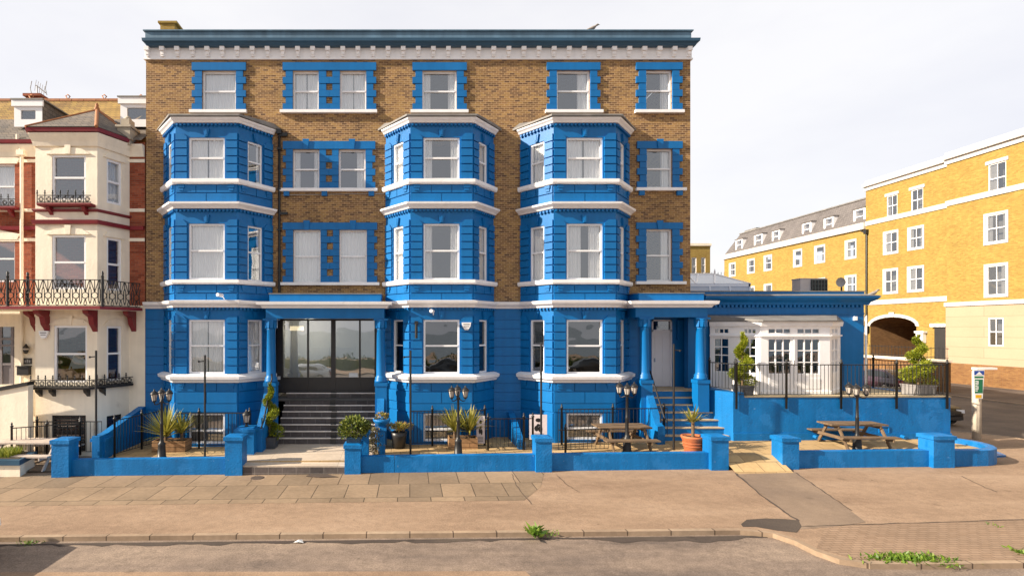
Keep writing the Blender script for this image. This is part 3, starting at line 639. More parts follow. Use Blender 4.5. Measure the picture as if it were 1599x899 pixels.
# side door under the right portico
mb = MB(); FD = Fr(0, .9, 0); dx0, dx1, dz0, dz1 = px_at(1017.5, .9), px_at(1049, .9), pz_at(603, .9), pz_at(499, .9)
wallgrid(mb, FD, 8.3, 11.1, 0, 5.1, [(dx0, dx1, dz0-.02, dz1)], reveal=.1); mb.face([(8.3, 0, 0), (8.3, .9, 0), (8.3, .9, 5.1), (8.3, 0, 5.1)]); mb.face([(8.3, -.1, 4.8), (11.1, -.1, 4.8), (11.1, .9, 4.8), (8.3, .9, 4.8)])
mb.fbox(FD, 10.35, 10.75, 0, .12, 3.95, 4.7)
mb.build('porch_wall', 'blue', hotel)
d = MB(); zq = pz_at(516, .9)
d.fbox(FD, dx0, dx0+.06, -.1, .02, dz0, dz1); d.fbox(FD, dx1-.06, dx1, -.1, .02, dz0, dz1); d.fbox(FD, dx0, dx1, -.1, .02, dz1-.06, dz1); d.fbox(FD, dx0, dx1, -.1, .02, zq-.03, zq+.03)
d.fbox(FD, dx0+.06, dx1-.06, -.09, -.03, dz0, zq-.03)
for a, b in ((dz0+.15, dz0+.8), (dz0+.95, zq-.18)):
    for u in ((dx0+.14, (dx0+dx1)/2-.04), ((dx0+dx1)/2+.04, dx1-.14)): d.fbox(FD, u[0], u[1], -.03, -.015, a, b)
dd = d.build('door', 'doorwhite', hotel); dd['label'] = 'white panelled side door with transom'
p = MB(); p.face([FD.p(dx0, -.06, zq), FD.p(dx1, -.06, zq), FD.p(dx1, -.06, dz1), FD.p(dx0, -.06, dz1)]); p.build('pane', 'darkglass', dd, recalc=False)
p = MB(); p.fbox(FD, dx0+.1, dx0+.13, -.03, .03, dz0+.95, dz0+1.1); p.build('handle', 'chrome', dd)
# roof chimney, pipes
mb = MB(); mb.box(px_at(257, 3), px_at(279, 3), 2.6, 3.2, 15.0, pz_at(45, 3)); mb.box(px_at(254, 3), px_at(283, 3), 2.55, 3.25, pz_at(45, 3), pz_at(42, 3)); mb.build('chimney', 'yellow_brick', hotel)
mb = MB(); x = W(437); mb.tube([(x, -.08, Zw(470)), (x, -.08, Zw(212)), (x+.05, -.08, Zw(208))], .045, 8); mb.box(x-.09, x+.09, -.18, 0, Zw(211), Zw(204)); mb.box(x, x+.3, -.12, -.02, Zw(214), Zw(209)); mb.box(x, x+.3, -.12, -.02, Zw(336), Zw(332))
for z in (6.5, 8, 9.5, 11): mb.box(x-.07, x+.07, -.13, 0, z, z+.06)
mb.build('downpipe', 'iron', hotel)
mb = MB(); mb.tube([(HX1-.02, -.03, Zw(357)), (W(1065), -.03, Zw(357))], .012, 5); mb.tube([(W(437)+.1, -.05, Zw(305)), (W(590), -.04, Zw(303)), (W(600), -.04, Zw(303))], .012, 5); mb.build('cable', 'greymetal', hotel)
# fittings on the facade
def cctv(px, py, Y, lab):
    t = thing('security_camera', lab, 'camera', (px_at(px, Y), Y, pz_at(py, Y)), 'security cameras on the bays')
    x, y, z = t.location
    m = MB(); m.tube([(x-.02, y-.0, z+.02), (x-.1, y-.25, z+.03)], .06, 10); m.build('housing', 'upvc', t)
    m = MB(); m.tube([(x, y+.17, z-.1), (x, y+.05, z-.05), (x-.02, y-.02, z)], .02, 6); m.build('bracket', 'upvc', t)
cctv(348, 462, -1.35, 'white bullet camera on the left bay below its first floor windows')
cctv(677, 487, -1.35, 'white bullet camera on the middle bay above its ground floor window')
def alarm(px, py, Y, lab):
    t = thing('alarm_box', lab, 'alarm box', (px_at(px, Y), Y, pz_at(py, Y)-.13), 'burglar alarm boxes'); F = Fr(t.location.x, Y, 0); z = t.location.z
    m = MB(); m.fprism(F, [(-.16, .28+z), (-.14, .15+z), (-.06, .02+z), (.06, .02+z), (.14, .15+z), (.16, .28+z)], 0, .09); m.build('case', 'upvc', t)
    m = MB(); m.fbox(F, -.11, .11, .09, .094, z+.2, z+.225); m.fbox(F, -.09, .09, .09, .094, z+.13, z+.15); m.build('lettering', 'iron', t)
alarm(728, 510, -BD-.035, 'small white alarm box beside the ground floor window of the middle bay')
t = thing('wall_light', 'slim black vertical lamp on the middle bay', 'wall lamp', (px_at(650, -1.3), -1.3, pz_at(528, -1.3))); x, y, z = t.location
m = MB(); m.tube([(x, y, z), (x, y, z+.5)], .05, 10); m.build('body', 'iron', t); m = MB(); m.box(x-.06, x+.06, y, y+.12, z+.48, z+.6); m.build('mount', 'iron', t)

# entrance steps, platform
def steps(name, lab, X0, X1, y0, z0, z1, n, run, mr, mt, top_y):
    t = thing(name, lab, 'steps', ((X0+X1)/2, y0, z0))
    a, b = MB(), MB(); h = (z1-z0)/n
    for i in range(n):
        ya = y0+i*run; yb = top_y if i == n-1 else ya+run
        a.box(X0, X1, ya, top_y if i == n-1 else ya+run+.02, z0-.2 if i == 0 else z0, z0+(i+1)*h-.035)
        b.box(X0, X1, ya-.025, yb, z0+(i+1)*h-.035, z0+(i+1)*h)
    a.build('riser', mr, t); return t, b
t, b = steps('entrance_steps', 'dark tiled steps with pale edges up to the glazed entrance', -4.72, -1.21, -1.0, .33, 1.93, 8, .225, 'step_dark', 'step_edge', .85)
nos = MB(); trd = MB()
for i in range(8):
    z = .33+.2*(i+1); ya = -1.0+i*.225; nos.box(-4.72, -1.21, ya-.028, ya+.05, z-.035, z); trd.box(-4.72, -1.21, ya+.05, .85 if i == 7 else ya+.23, z-.036, z-.002)
nos.build('nosing', 'step_edge', t); trd.build('tread', 'step_dark', t)
mb = MB()
for i in range(8):
    z = .33+.2*(i+1); ya = -1.0+i*.225; c = px_at(521, ya)+random.uniform(-.04, .04); mb.box(c-.12, c+.09, ya-.034, ya-.01, z-.2, z-.03); mb.box(c-.1, c+.1, ya-.032, ya+.2, z-.01, z+.004)
mb.build('stain', 'charcoal', t)
mb = MB(); mb.hexa([(-5.32, -3.66, -.3), (-1.95, -3.66, -.3), (-1.05, -2.4, -.3), (-5.32, -2.4, -.3), (-5.32, -3.66, .22), (-1.95, -3.66, .22), (-1.05, -2.4, .309), (-5.32, -2.4, .309)]); mb.prism([(-5.3, -2.4), (-1.05, -2.4), (-1.05, -.6), (-5.3, -.6)], -.2, .31)
o = mb.build('entrance_platform', 'platform'); struct(o)
mb = MB(); mb.box(-5.32, -1.95, -3.69, -3.662, -.3, .18); o = mb.build('platform_riser', 'step_dark'); struct(o)
def parapet(name, lab, X, hw, pts, zlow, m='blue_wall'):
    """sloping stair wall along y: pts (y, ztop)"""
    t = thing(name, lab, 'wall', (X, pts[0][0], zlow)); mb = MB(); poly = [(y, z) for y, z in pts]+[(pts[-1][0], zlow), (pts[0][0], zlow)]
    F = Fr(X, 0, R(90)); mb.fprism(F, poly, -hw, hw); mb.build('wall_body', m, t)
    return t
parapet('stair_wall', 'sloping blue stair wall left of the dark entrance steps', -4.99, .12, [(-2.25, 1.05), (-2.05, 1.1), (-1.14, 2.15), (-.9, 2.2)], .1)
parapet('stair_wall', 'short blue stair wall right of the dark entrance steps', -1.02, .12, [(-1.9, 1.2), (-1.7, 1.25), (-1.14, 1.95), (-.9, 2.0)], .2)
t, b = steps('side_steps', 'narrow blue steps with tan treads up to the white side door', 8.5, 10.9, -1.62, .5, 2.13, 7, .215, 'blue_wall', 'step_tan', .88)
b.build('tread', 'step_tan', t)
parapet('stair_wall', 'sloping blue stair wall left of the tan side steps', 8.42, .12, [(-2.0, 1.1), (-1.8, 1.15), (-1.1, 2.1), (-.7, 2.35)], .2)
# basement stair walls
parapet('basement_stair_wall', 'sunlit blue sloping basement stair wall between middle and right bays', 3.72, .11, [(-2.15, .62), (-1.9, .66), (-.35, 1.28), (-.02, 1.3)], .2)
mb = MB()
o = parapet('boundary_wall', 'long shaded blue boundary wall beside the cream house', -9.93, .12, [(-3.0, .98), (-2.5, 1.0), (-.1, 1.5), (-.05, 1.5)], -.2)

# ------------------------------------------------------------------ single storey annexe with white garden room
annexe = thing('annexe_building', 'low blue flat roofed annexe with white glazed garden room', 'building', (14, 3, 0))
AY = .3; AX1 = px_at(1349, AY); FA = Fr(0, AY, 0)
mb = MB(); mb.fbox(FA, 10.5, AX1, -.3, 0, 0, 5.3); mb.box(AX1-.25, AX1, AY+.002, 9, 0, 5.3); mb.box(10.9, AX1-.2, AY+.3, 9, 5.0, 5.2); mb.fbox(FA, 15.95, AX1-.05, 0, .03, 1.8, 4.85)
mb.build('wall', 'blue', annexe)
z = lambda py: pz_at(py, AY)
mb = MB(); mb.fbox(FA, 10.5, AX1, -.28, .02, 5.3, z(455.5)); mb.build('parapet', 'blue', annexe)
mb = MB(); mb.sweep([(11.0, AY), (AX1, AY), (AX1, 6)], [(0, z(476)), (.1, z(476)), (.14, z(472)), (.28, z(468)), (.34, z(464.5)), (.34, z(463)), (0, z(460))]); mb.build('cornice', 'blue', annexe)
mb = MB(); mb.sweep([(11.0, AY), (AX1+.02, AY), (AX1+.02, 6)], [(0, z(460)), (.345, z(463)+.012), (.345, z(463)+.03), (0, z(460)+.03)]); mb.fbox(FA, 10.5, AX1+.02, -.3, .04, z(455.5), z(454)); mb.build('flashing', 'lead', annexe)
mb = MB(); k = 38
for j in range(k):
    u = 11.15+(AX1-11.2)*j/k; mb.fbox(FA, u, u+.08, 0, .09, z(479.5), z(476.2))
mb.fbox(FA, 11.0, AX1+.0, 0, .035, z(490.5), z(488.5)); mb.build('dentil_course', 'blue', annexe)
mb = MB(); mb.tube([(AX1+.06, AY-.02, 1.9), (AX1+.06, AY-.02, z(492))], .04, 8); mb.build('downpipe', 'upvc', annexe)
TZ = 2.05
GY = -.93; gp = [(11.27, AY-.1), (px_at(1188, GY), GY), (px_at(1296, GY), GY), (px_at(1314, .1), .15)]
g = MB(); panes = MB(); zt = pz_at(502, GY)
def glazed(F, Ln, u0, u1, za, zb_, nx, nz, bars=.035):
    for i in range(nx+1): g.fbox(F, u0+(u1-u0)*i/nx-bars/2, u0+(u1-u0)*i/nx+bars/2, -.06, -.01, za, zb_)
    for j in range(nz+1): g.fbox(F, u0, u1, -.058, -.012, za+(zb_-za)*j/nz-bars/2, za+(zb_-za)*j/nz+bars/2)
    panes.face([F.p(u0, -.04, za), F.p(u1, -.04, za), F.p(u1, -.04, zb_), F.p(u0, -.04, zb_)])
for i in range(3):
    F, Ln = frame(gp[i], gp[i+1])
    if i == 1: units = [(.27, 1.07), (1.29, 2.09)]; nx, nz, zlo = 3, 3, pz_at(583.5, GY); trans = units
    elif i == 0: units = [(.14, .62), (1.10, 1.48)]; nx, nz, zlo = 2, 4, pz_at(580, -.1); trans = units
    else: units = [(.28, .62), (.75, 1.2)]; nx, nz, zlo = 2, 3, pz_at(580, -.2); trans = units
    zh0 = pz_at(529, GY); t0, t1 = pz_at(520.5, GY), pz_at(513, GY)
    hs = [(a, b, zlo, zh0) for a, b in units]+[(a, b, t0, t1) for a, b in trans]
    wallgrid(g, F, 0, Ln, TZ-.05, zt, hs, reveal=.1)
    for a, b in units: glazed(F, Ln, a, b, zlo, zh0, nx, nz)
    for a, b in trans: glazed(F, Ln, a, b, t0, t1, 3 if i < 2 else 2, 1)
    g.fbox(F, 0, Ln, 0, .06, pz_at(525.5, GY), pz_at(523, GY)); g.fbox(F, 0, Ln, 0, .04, TZ-.05, TZ+.12)
    if i == 1:
        g.fbox(F, 1.16, 1.2, 0, .02, TZ+.1, pz_at(526, GY)); 
        for a, b in units: g.fbox(F, a, b, .0, .015, TZ+.2, zlo-.16)
gr = g.build('garden_room', 'white', annexe); panes.build('pane', 'darkglass', gr, recalc=False)
s = MB(); s.sweep(gp, [(0, zt-.16), (.07, zt-.16), (.1, zt), (0, zt)]); s.build('fascia', 'white', gr)
s = MB(); e = [(11.15, AY), (gp[1][0]-.05, GY-.2), (gp[2][0]+.1, GY-.2), (16.35, AY)]; V = [(x, y, zt+.01) for x, y in e]+[(x, y, zt+.05) for x, y in e]+[(11.2, AY, zt+.26), (16.1, AY, zt+.26)]
s.mesh(V, [(0, 1, 5, 4), (1, 2, 6, 5), (2, 3, 7, 6), (3, 2, 1, 0), (4, 5, 8), (5, 6, 9, 8), (6, 7, 9)]); s.build('roof', 'lead', gr)
s = MB(); s.tube([(px_at(1238, GY), GY-.07, 3.05), (px_at(1238, GY), GY-.07, 3.25)], .015, 6); s.build('door_handle', 'chrome', gr)
s = MB()
for k in range(3): s.box(11.9+1.3*k, 12.5+1.3*k, .15, .2, 2.3+.2*k, 3.1); 
s.build('table_setting', 'timber', gr)
m = MB(); m.box(px_at(1333, AY)-.05, px_at(1333, AY)+.05, AY-.12, AY, pz_at(500, AY), pz_at(494, AY)); m.build('wall_lamp', 'upvc', annexe)
# roof lantern and plant on the annexe roof
t = thing('roof_lantern', 'white framed glass roof lantern behind the annexe parapet', 'skylight', (px_at(1120, 4), 4, 5.2)); zl = lambda py: pz_at(py, 4)
x0, x1 = px_at(1045, 4), px_at(1172, 4); ya, yb = 4, 7; ap = (px_at(1118, 5.4), 5.5, pz_at(428, 5.5)); ap0 = (px_at(1075, 5.4), 5.5, ap[2])
m = MB(); m.box(x0, x1, ya, ya+.08, zl(447), zl(443)); m.box(x0, x1, yb-.08, yb, zl(447), zl(443)); m.box(x1-.08, x1, ya, yb, zl(447), zl(443)-.001)
for k in range(5): u = x0+(x1-x0-.05)*k/4; m.box(u, u+.06, ya, ya+.06, 5.2, zl(447))
for a, b in (((x1, ya), ap), ((x1, yb), ap), ((x0+1.2, ya), ap0), (((x0+x1)/2+.2, ya), ap), (((x0+x1)/2-.6, ya), (ap0[0]+.5, ap0[1], ap0[2]))): m.tube([(a[0], a[1], zl(443)), b], .04, 6)
m.tube([ap0, ap], .05, 6); m.lathe(ap[0], ap[1], [(.03, ap[2]), (.05, ap[2]+.1), (.01, ap[2]+.25)], 6)
m.build('frame', 'upvc', t)
m = MB(); q = zl(443)+.01; m.face([(x0, ya, q), (x1, ya, q), ap, ap0]); m.face([(x1, ya, q), (x1, yb, q), ap]); m.face([(x0, yb, q), (x1, yb, q), ap, ap0]); m.box(x0, x1, ya+.03, ya+.035, 5.2, zl(447)); m.build('pane', mat('pale_polycarbonate', (.62, .65, .70), .25, .05, 2), t)
t = thing('condenser_unit', 'beige air conditioning unit with dark grille on the annexe roof', 'air conditioner', (px_at(1268, 2.5), 2.5, 5.2))
a, b, c = px_at(1250, 2.5), px_at(1266, 2.5), px_at(1291, 2.5); zt_ = pz_at(435.5, 2.5)
m = MB(); m.box(a, c, 2.5, 3.0, 5.25, zt_); m.box(a-.02, c+.02, 2.48, 3.02, zt_, zt_+.03); m.build('case', mat('beige_panel', (.55, .49, .45), .5, .08, 3), t)
m = MB(); m.box(b, c-.02, 2.46, 2.497, 5.4, zt_-.03); m.build('backing', 'iron', t)
m = MB()
for k in range(7): z0 = 5.4+(zt_-5.45)*k/6; m.box(b, c-.02, 2.44, 2.462, z0, z0+.015)
for k in range(6): u = b+(c-b-.03)*k/5; m.box(u, u+.02, 2.44, 2.462, 5.4, zt_-.03)
m.build('grille', mat('grille_green', (.10, .13, .12), .5), t)
t = thing('satellite_dish', 'small grey satellite dish on a post above the annexe parapet', 'dish', (px_at(1314, 2.5), 2.5, 5.2)); x = t.location.x
m = MB(); m.tube([(x, 2.5, 5.2), (x, 2.5, pz_at(440, 2.5)), (x-.12, 2.4, pz_at(441, 2.5))], .03, 6); m.build('post', 'iron', t)
m = MB(); cx, cz = x-.15, pz_at(441, 2.5)
for i in range(12):
    a0, a1 = i*math.pi/6, (i+1)*math.pi/6
    for (ra, rb, da, db) in ((0, .1, 0, .01), (.1, .2, .01, .05)):
        f = lambda r, a, d: (cx+r*math.cos(a)*.8, 2.4-d-r*math.cos(a)*.3, cz+r*math.sin(a))
        m.face([f(ra, a0, da), f(rb, a0, db), f(rb, a1, db), f(ra, a1, da)])
m.build('reflector', 'greymetal', t)
# ------------------------------------------------------------------ raised terrace
terrace = thing('terrace', 'raised blue walled terrace with tan floor before the garden room', 'terrace', (14.8, -1.75, .5))
mb = MB(); mb.prism([(10.97, -1.75), (11.22, -1.75), (11.22, .298), (10.62, .298), (10.62, -.75)], .1, 2.21); mb.box(11.222, 18.34, -1.75, -1.5, .1, TZ); mb.box(18.1, 18.34, -1.498, 4.0, .1, TZ+.02); mb.box(11.222, 11.34, -1.75, -1.5, TZ+.002, 2.21); mb.box(10.96, 18.36, -1.78, -1.752, .1, .84)
for u in (14.35, 15.9): mb.box(u, u+.35, -1.775, -1.751, 1.05, 1.07); mb.box(u, u+.02, -1.775, -1.751, .85, 1.05); mb.box(u+.33, u+.35, -1.775, -1.751, .85, 1.05)
mb.build('retaining_wall', 'blue_wall', terrace)
mb = MB(); mb.box(11.222, 18.1, -1.498, 4.0, TZ-.15, TZ-.004); mb.box(11.342, 18.35, -1.77, -1.5, TZ+.001, TZ+.035); mb.build('floor', 'terrace', terrace)
for px in (1274, 1411): 
    mb = MB(); x = px_at(px, -1.85); mb.tube([(x, -1.76, .74), (x, -1.92, .72)], .06, 10); mb.build('outlet_pipe', 'blue_wall', terrace)
# ------------------------------------------------------------------ iron railings
def railing(name, lab, p0, p1, zb0, zb1, h, posts, ext=0.0, gap=.13, finial=True, group='black iron railings'):
    t = thing(name, lab, 'railing', ((p0[0]+p1[0])/2, (p0[1]+p1[1])/2, min(zb0, zb1)), group)
    P = lambda s: (p0[0]+(p1[0]-p0[0])*s, p0[1]+(p1[1]-p0[1])*s, zb0+(zb1-zb0)*s); Ln = math.hypot(p1[0]-p0[0], p1[1]-p0[1])
    bars = MB(); n = max(2, round(Ln/gap))
    for i in range(n+1):
        x, y, z = P(i/n); bars.tube([(x, y, z+.1), (x, y, z+h)], .009, 5)
    for hh, r in ((.11, .012), (h-.01, .018)):
        a, b = P(0), P(1); bars.tube([(a[0], a[1], a[2]+hh), (b[0], b[1], b[2]+hh)], r, 6)
    bars.build('bars', 'iron', t)
    for s in posts:
        x, y, z = P(s); m = MB(); m.lathe(x, y, [(.036, z-ext), (.036, z+h+.03), (.055, z+h+.04), (.05, z+h+.075), (.02, z+h+.09), (.035, z+h+.13), (.005, z+h+.19)] if finial else [(.036, z-ext), (.036, z+h+.1)], 8); m.build('post', 'iron', t)
    return t
fy = -1.81
railing('terrace_railing', 'black railing along the front of the raised terrace', (px_at(1150, fy), fy), (px_at(1479, fy), fy), TZ, TZ, 1.12, [0, .237, .497, .76, 1], .38)
railing('terrace_railing', 'short black railing on the left end of the terrace beside the side steps', (10.72, -.75), (11.06, -1.72), 2.21, 2.21, .98, [0, 1], 0)
railing('terrace_railing', 'black railing along the far street side of the terrace', (18.22, 3.9), (18.22, -1.6), TZ, TZ, 1.12, [0, .5], 0)
railing('basement_railing', 'black railing before the basement window of the left bay', (px_at(276, -1.45), -1.45), (px_at(392, -1.45), -1.45), zp(-7.5), zp(-6), 1.22, [.3, .98])
railing('basement_railing', 'black railing before the basement window of the middle bay', (px_at(640, -1.45), -1.45), (px_at(757, -1.45), -1.45), zp(0), zp(2.5), 1.22, [.3, 1])
railing('basement_gate', 'black gate across the basement stair between the bays', (px_at(762, -2.2), -2.2), (px_at(832, -2.2), -2.2), zp(2.7), zp(4), 1.05, [0, .8, 1])
railing('basement_railing', 'black railing before the basement window of the right bay', (px_at(872, -1.45), -1.45), (px_at(1042, -1.45), -1.45), zp(5), zp(9), 1.22, [.03, .5, .97])
railing('forecourt_railing', 'low black railing behind the low wall left of the dark picnic table', (px_at(872, -2.7), -2.7), (px_at(950, -2.7), -2.7), zp(5), zp(9), .75, [.14])
railing('side_gate', 'black gate standing before the long boundary wall', (-9.55, -2.6), (-9.0, -.5), zp(-10), zp(-10), 1.2, [0, .55, 1])
railing('house_railing', 'black railing in front of the cream house basement', (-18, -1.5), (-10.6, -1.5), .02, .05, 1.15, [.33, .5, .7, .9])
railing('house_railing', 'black stair railing beside the bleached picnic table', (-13.1, -2.3), (-11.3, -1.55), .02, .05, 1.1, [0, .5, 1])
def handrail(lab, pts, posts, zf):
    t = thing('handrail', lab, 'handrail', pts[0], 'black tubular handrails'); m = MB(); m.tube(pts, .028, 8); m.build('rail', 'iron', t)
    for p, z in posts: m = MB(); m.tube([p, (p[0], p[1], z)], .02, 6); m.build('post', 'iron', t)
handrail('black handrail beside the dark entrance steps', [(-4.84, -2.5, 1.15), (-4.84, -2.2, 1.32), (-4.84, -1.25, 2.5), (-4.84, -1.15, 2.62), (-4.84, -1.15, 2.8)], [((-4.92, -2.1, 1.42), 1.0), ((-4.92, -1.35, 2.38), 1.8)], 0)
handrail('black handrail sloping down the left of the side steps', [(8.58, -.62, 2.95), (8.58, -.8, 2.85), (8.58, -1.85, 1.4), (8.58, -2.05, 1.25)], [((8.5, -.95, 2.62), 2.0), ((8.5, -1.75, 1.52), .5)], 0)

# ------------------------------------------------------------------ low forecourt walls
def garden_wall(lab, x0, x1, piers, yw=-3.48, hgt=.50, curve=None, joint=()):
    t = thing('garden_wall', lab, 'wall', ((x0+x1)/2, yw, gz((x0+x1)/2)), 'low blue forecourt walls')
    mb = MB(); n = 10
    def sl(xa, xb, ya, yb, dz0, dz1): mb.hexa([(xa, ya, gz(xa)-.15), (xb, ya, gz(xb)-.15), (xb, yb, gz(xb)-.15), (xa, yb, gz(xa)-.15), (xa, ya, gz(xa)+dz1), (xb, ya, gz(xb)+dz1), (xb, yb, gz(xb)+dz1), (xa, yb, gz(xa)+dz1)])
    xs = [x0]+list(joint)+[x1]
    for a, b in zip(xs, xs[1:]): sl(a+(.006 if a != x0 else 0), b-(.006 if b != x1 else 0), yw-.12, yw+.12, 0, hgt)
    if curve:
        mb.sweep(curve, [(.12, -.15), (.12, hgt-.02), (.08, hgt), (-.08, hgt), (-.12, hgt-.02), (-.12, -.15)], gz(17))
    mb.build('wall_body', 'blue_wall', t)
    for (xc, wd, dp, h, yc) in piers:
        m = MB(); z = gz(xc); m.box(xc-wd/2, xc+wd/2, yc-dp/2, yc+dp/2, z-.15, z+h-.14)
        m.prism([(xc-wd/2-.035, yc-dp/2-.035), (xc+wd/2+.035, yc-dp/2-.035), (xc+wd/2+.035, yc+dp/2+.035), (xc-wd/2-.035, yc+dp/2+.035)], z+h-.14, z+h-.03)
        a, b = wd/2+.035, dp/2+.035; V = [(xc-a, yc-b, z+h-.029), (xc+a, yc-b, z+h-.029), (xc+a, yc+b, z+h-.029), (xc-a, yc+b, z+h-.029), (xc-a+.1, yc-b+.1, z+h), (xc+a-.1, yc-b+.1, z+h), (xc+a-.1, yc+b-.1, z+h), (xc-a+.1, yc+b-.1, z+h)]
        m.hexa(V); m.build('pier', 'blue_wall', t)
    return t
fx = lambda px, Y=-3.75: px_at(px, Y)
garden_wall('low blue wall left of the entrance platform', fx(106), fx(354), [((fx(80)+fx(107))/2, fx(107)-fx(80), .5, 1.16, -3.5), ((fx(351)+fx(378))/2, fx(378)-fx(351), .5, 1.2, -3.5)])
garden_wall('long blue wall before the middle bay, right of the entrance platform', fx(562), fx(838), [((fx(538)+fx(563))/2, fx(563)-fx(538), .5, .92, -3.5), ((fx(837)+fx(862))/2, fx(862)-fx(837), .5, 1.06, -3.5)], joint=(fx(616),))
garden_wall('blue wall before the right bay and terracotta pot', fx(863), fx(1112), [((fx(1111)+fx(1138))/2, fx(1138)-fx(1111), .5, 1.04, -3.5)])
cv = [(fx(1490)-.1, -3.48), (17.3, -3.48)]+[(17.4+1.17*math.sin(a), -2.33-1.15*math.cos(a)) for a in [R(d) for d in range(12, 126, 12)]]
garden_wall('blue wall before the terrace ending in a rounded corner', fx(1248), fx(1460), [((fx(1222)+fx(1248))/2, fx(1248)-fx(1222), .5, .98, -3.5), ((fx(1458)+fx(1491))/2, fx(1491)-fx(1458), .5, .99, -3.5)], curve=cv)
def pier(lab, x, y, wd, dp, h, z0, cat='pier'):
    t = thing('gate_pier', lab, cat, (x, y, z0)); m = MB(); m.box(x-wd/2, x+wd/2, y-dp/2, y+dp/2, z0-.1, z0+h-.15); m.build('shaft', 'blue_wall', t)
    m = MB(); m.box(x-wd/2-.04, x+wd/2+.04, y-dp/2-.04, y+dp/2+.04, z0+h-.149, z0+h-.05); m.box(x-wd/2+.02, x+wd/2-.02, y-dp/2+.02, y+dp/2-.02, z0+h-.049, z0+h); m.build('cap', 'blue_wall', t); return t
pier('blue pier with a small lantern at the foot of the entrance steps', px_at(386, -2.3), -2.3, .58, .5, 1.02, .15)
pier('blue pier beside the shaded boundary wall', -9.95, -2.6, .42, .42, .82, .1)
pier('narrow blue pier behind the planted front pier', px_at(570.5, -2.9), -2.9, .22, .3, .95, .25)
t = pier('narrow blue pier topped by a shallow bowl right of the steps', px_at(596, -2.5), -2.5, .23, .23, .98, .25)
m = MB(); x, y, z = t.location; m.lathe(x, y, [(.1, z+.96), (.16, z+1.0), (.27, z+1.12), (.29, z+1.2), (.25, z+1.2), (.2, z+1.13), (.02, z+1.12)], 16); m.build('bowl', 'blue_wall', t)
m = MB(); t = thing('access_ramp', 'flat blue board lying on the pavement by the rounded wall', 'board', gpt(1553, 711)); m.prism([gpt(*q)[:2] for q in ((1540, 715), (1571, 713), (1552, 705), (1536, 706))], gz(18), gz(18)+.06); m.build('panel', 'blue', t)

# ------------------------------------------------------------------ lamps, poles
lamp = thing('street_lamp', 'x', 'lamp', (0, 0, 0), 'black three headed lamp posts')
m = MB(); m.lathe(0, 0, [(.17, 0), (.17, .05), (.13, .08), (.11, .45), (.12, .5), (.07, .55), (.055, .62), (.05, 1.1), (.06, 1.12), (.045, 1.16), (.035, 1.78), (.06, 1.8), (.06, 1.86), (.03, 1.9), (.02, 2.06)], 12)
m.build('post', 'iron', lamp)
def lantern(cx, cy, z, parent, s=1.0):
    m = MB(); m.lathe(cx, cy, [(.05*s, z), (.07*s, z+.02*s), (.115*s, z+.25*s), (.10*s, z+.26*s)], 6, False); g = m.build('lantern', 'frosted', parent)
    m = MB()
    for k in range(6):
        a = k*math.pi/3; m.tube([(cx+.072*s*math.cos(a), cy+.072*s*math.sin(a), z+.01), (cx+.12*s*math.cos(a), cy+.12*s*math.sin(a), z+.26*s)], .009*s, 4)
    m.lathe(cx, cy, [(.03*s, z-.06*s), (.075*s, z), (.075*s, z+.02*s)], 8); m.lathe(cx, cy, [(.15*s, z+.25*s), (.14*s, z+.28*s), (.07*s, z+.36*s), (.03*s, z+.38*s), (.03*s, z+.41*s), (.005*s, z+.45*s)], 8)
    m.build('cage', 'iron', g)
for k in range(3):
    a = R(90+120*k); c, s_ = math.cos(a), math.sin(a)
    m = MB(); m.tube([(.03*c, .03*s_, 1.82), (.15*c, .15*s_, 1.76), (.23*c, .23*s_, 1.77), (.25*c, .25*s_, 1.82)], .016, 6); m.build('arm', 'iron', lamp)
    lantern(.25*c, .25*s_, 1.88, lamp, .85)
for i, (px, rz, sc_, lab) in enumerate([(252.5, R(25), 1, 'black three headed lamp post before the left bay and yucca box'), (715.5, R(0), 1, 'black three headed lamp post before the middle bay'), (979, R(40), 1.02, 'black three headed lamp post before the dark picnic table'), (1338.5, R(15), .98, 'black three headed lamp post before the terrace wall')]):
    Y = -2.85 if i < 3 else -3.0; loc = (px_at(px, Y), Y, zp(px_at(px, Y))-.02)
    if i == 0: lamp.location = loc; lamp.rotation_euler.z = rz; lamp['label'] = lab
    else: dup(lamp, loc, rz, lab, sc_ if sc_ != 1 else None)
t = thing('pier_lantern', 'small black lantern on the pier left of the entrance steps', 'lantern', (px_at(385, -2.3), -2.3, 1.17)); x, y, z = t.location
m = MB(); m.lathe(x, y, [(.08, z), (.05, z+.03), (.03, z+.1)], 8); m.build('foot', 'iron', t); lantern(x, y, z+.12, t, 1.0)
for px, ptop, side, Y, lab, pb in ((150, 547, -1, -2.9, 'tall thin black pole near the cream house', 0), (320, 554, -1, -2.9, 'tall thin black pole before the left bay window', 0), (641, 547, -1, -2.9, 'tall thin black pole left of the middle bay window', 0), (845, 535, -1, -2.9, 'tall thin black pole behind the wall pier between the bays', 0), (1052, 537, 1, -2.6, 'tall thin black pole before the white side door', 0)):
    x = px_at(px, Y); z0 = zp(x)-.02 if x > -9.9 else gz(x)+.05; z1 = pz_at(ptop, Y)
    t = thing('canopy_pole', lab, 'pole', (x, Y, z0), 'tall thin black canopy poles')
    m = MB(); m.tube([(x, Y, z0), (x, Y, z1)], .034, 8); m.tube([(x, Y, z1-1.0), (x, Y, z1-.95)], .042, 8); m.lathe(x, Y, [(.08, z0), (.08, z0+.02), (.04, z0+.03)], 8); m.build('shaft', 'iron', t)
    m = MB(); m.tube([(x, Y, z1-.19), (x+side*.2, Y, z1-.21)], .022, 6); m.tube([(x+side*.2, Y, z1-.24), (x+side*.2, Y, z1-.18)], .03, 6); m.build('arm', 'iron', t)

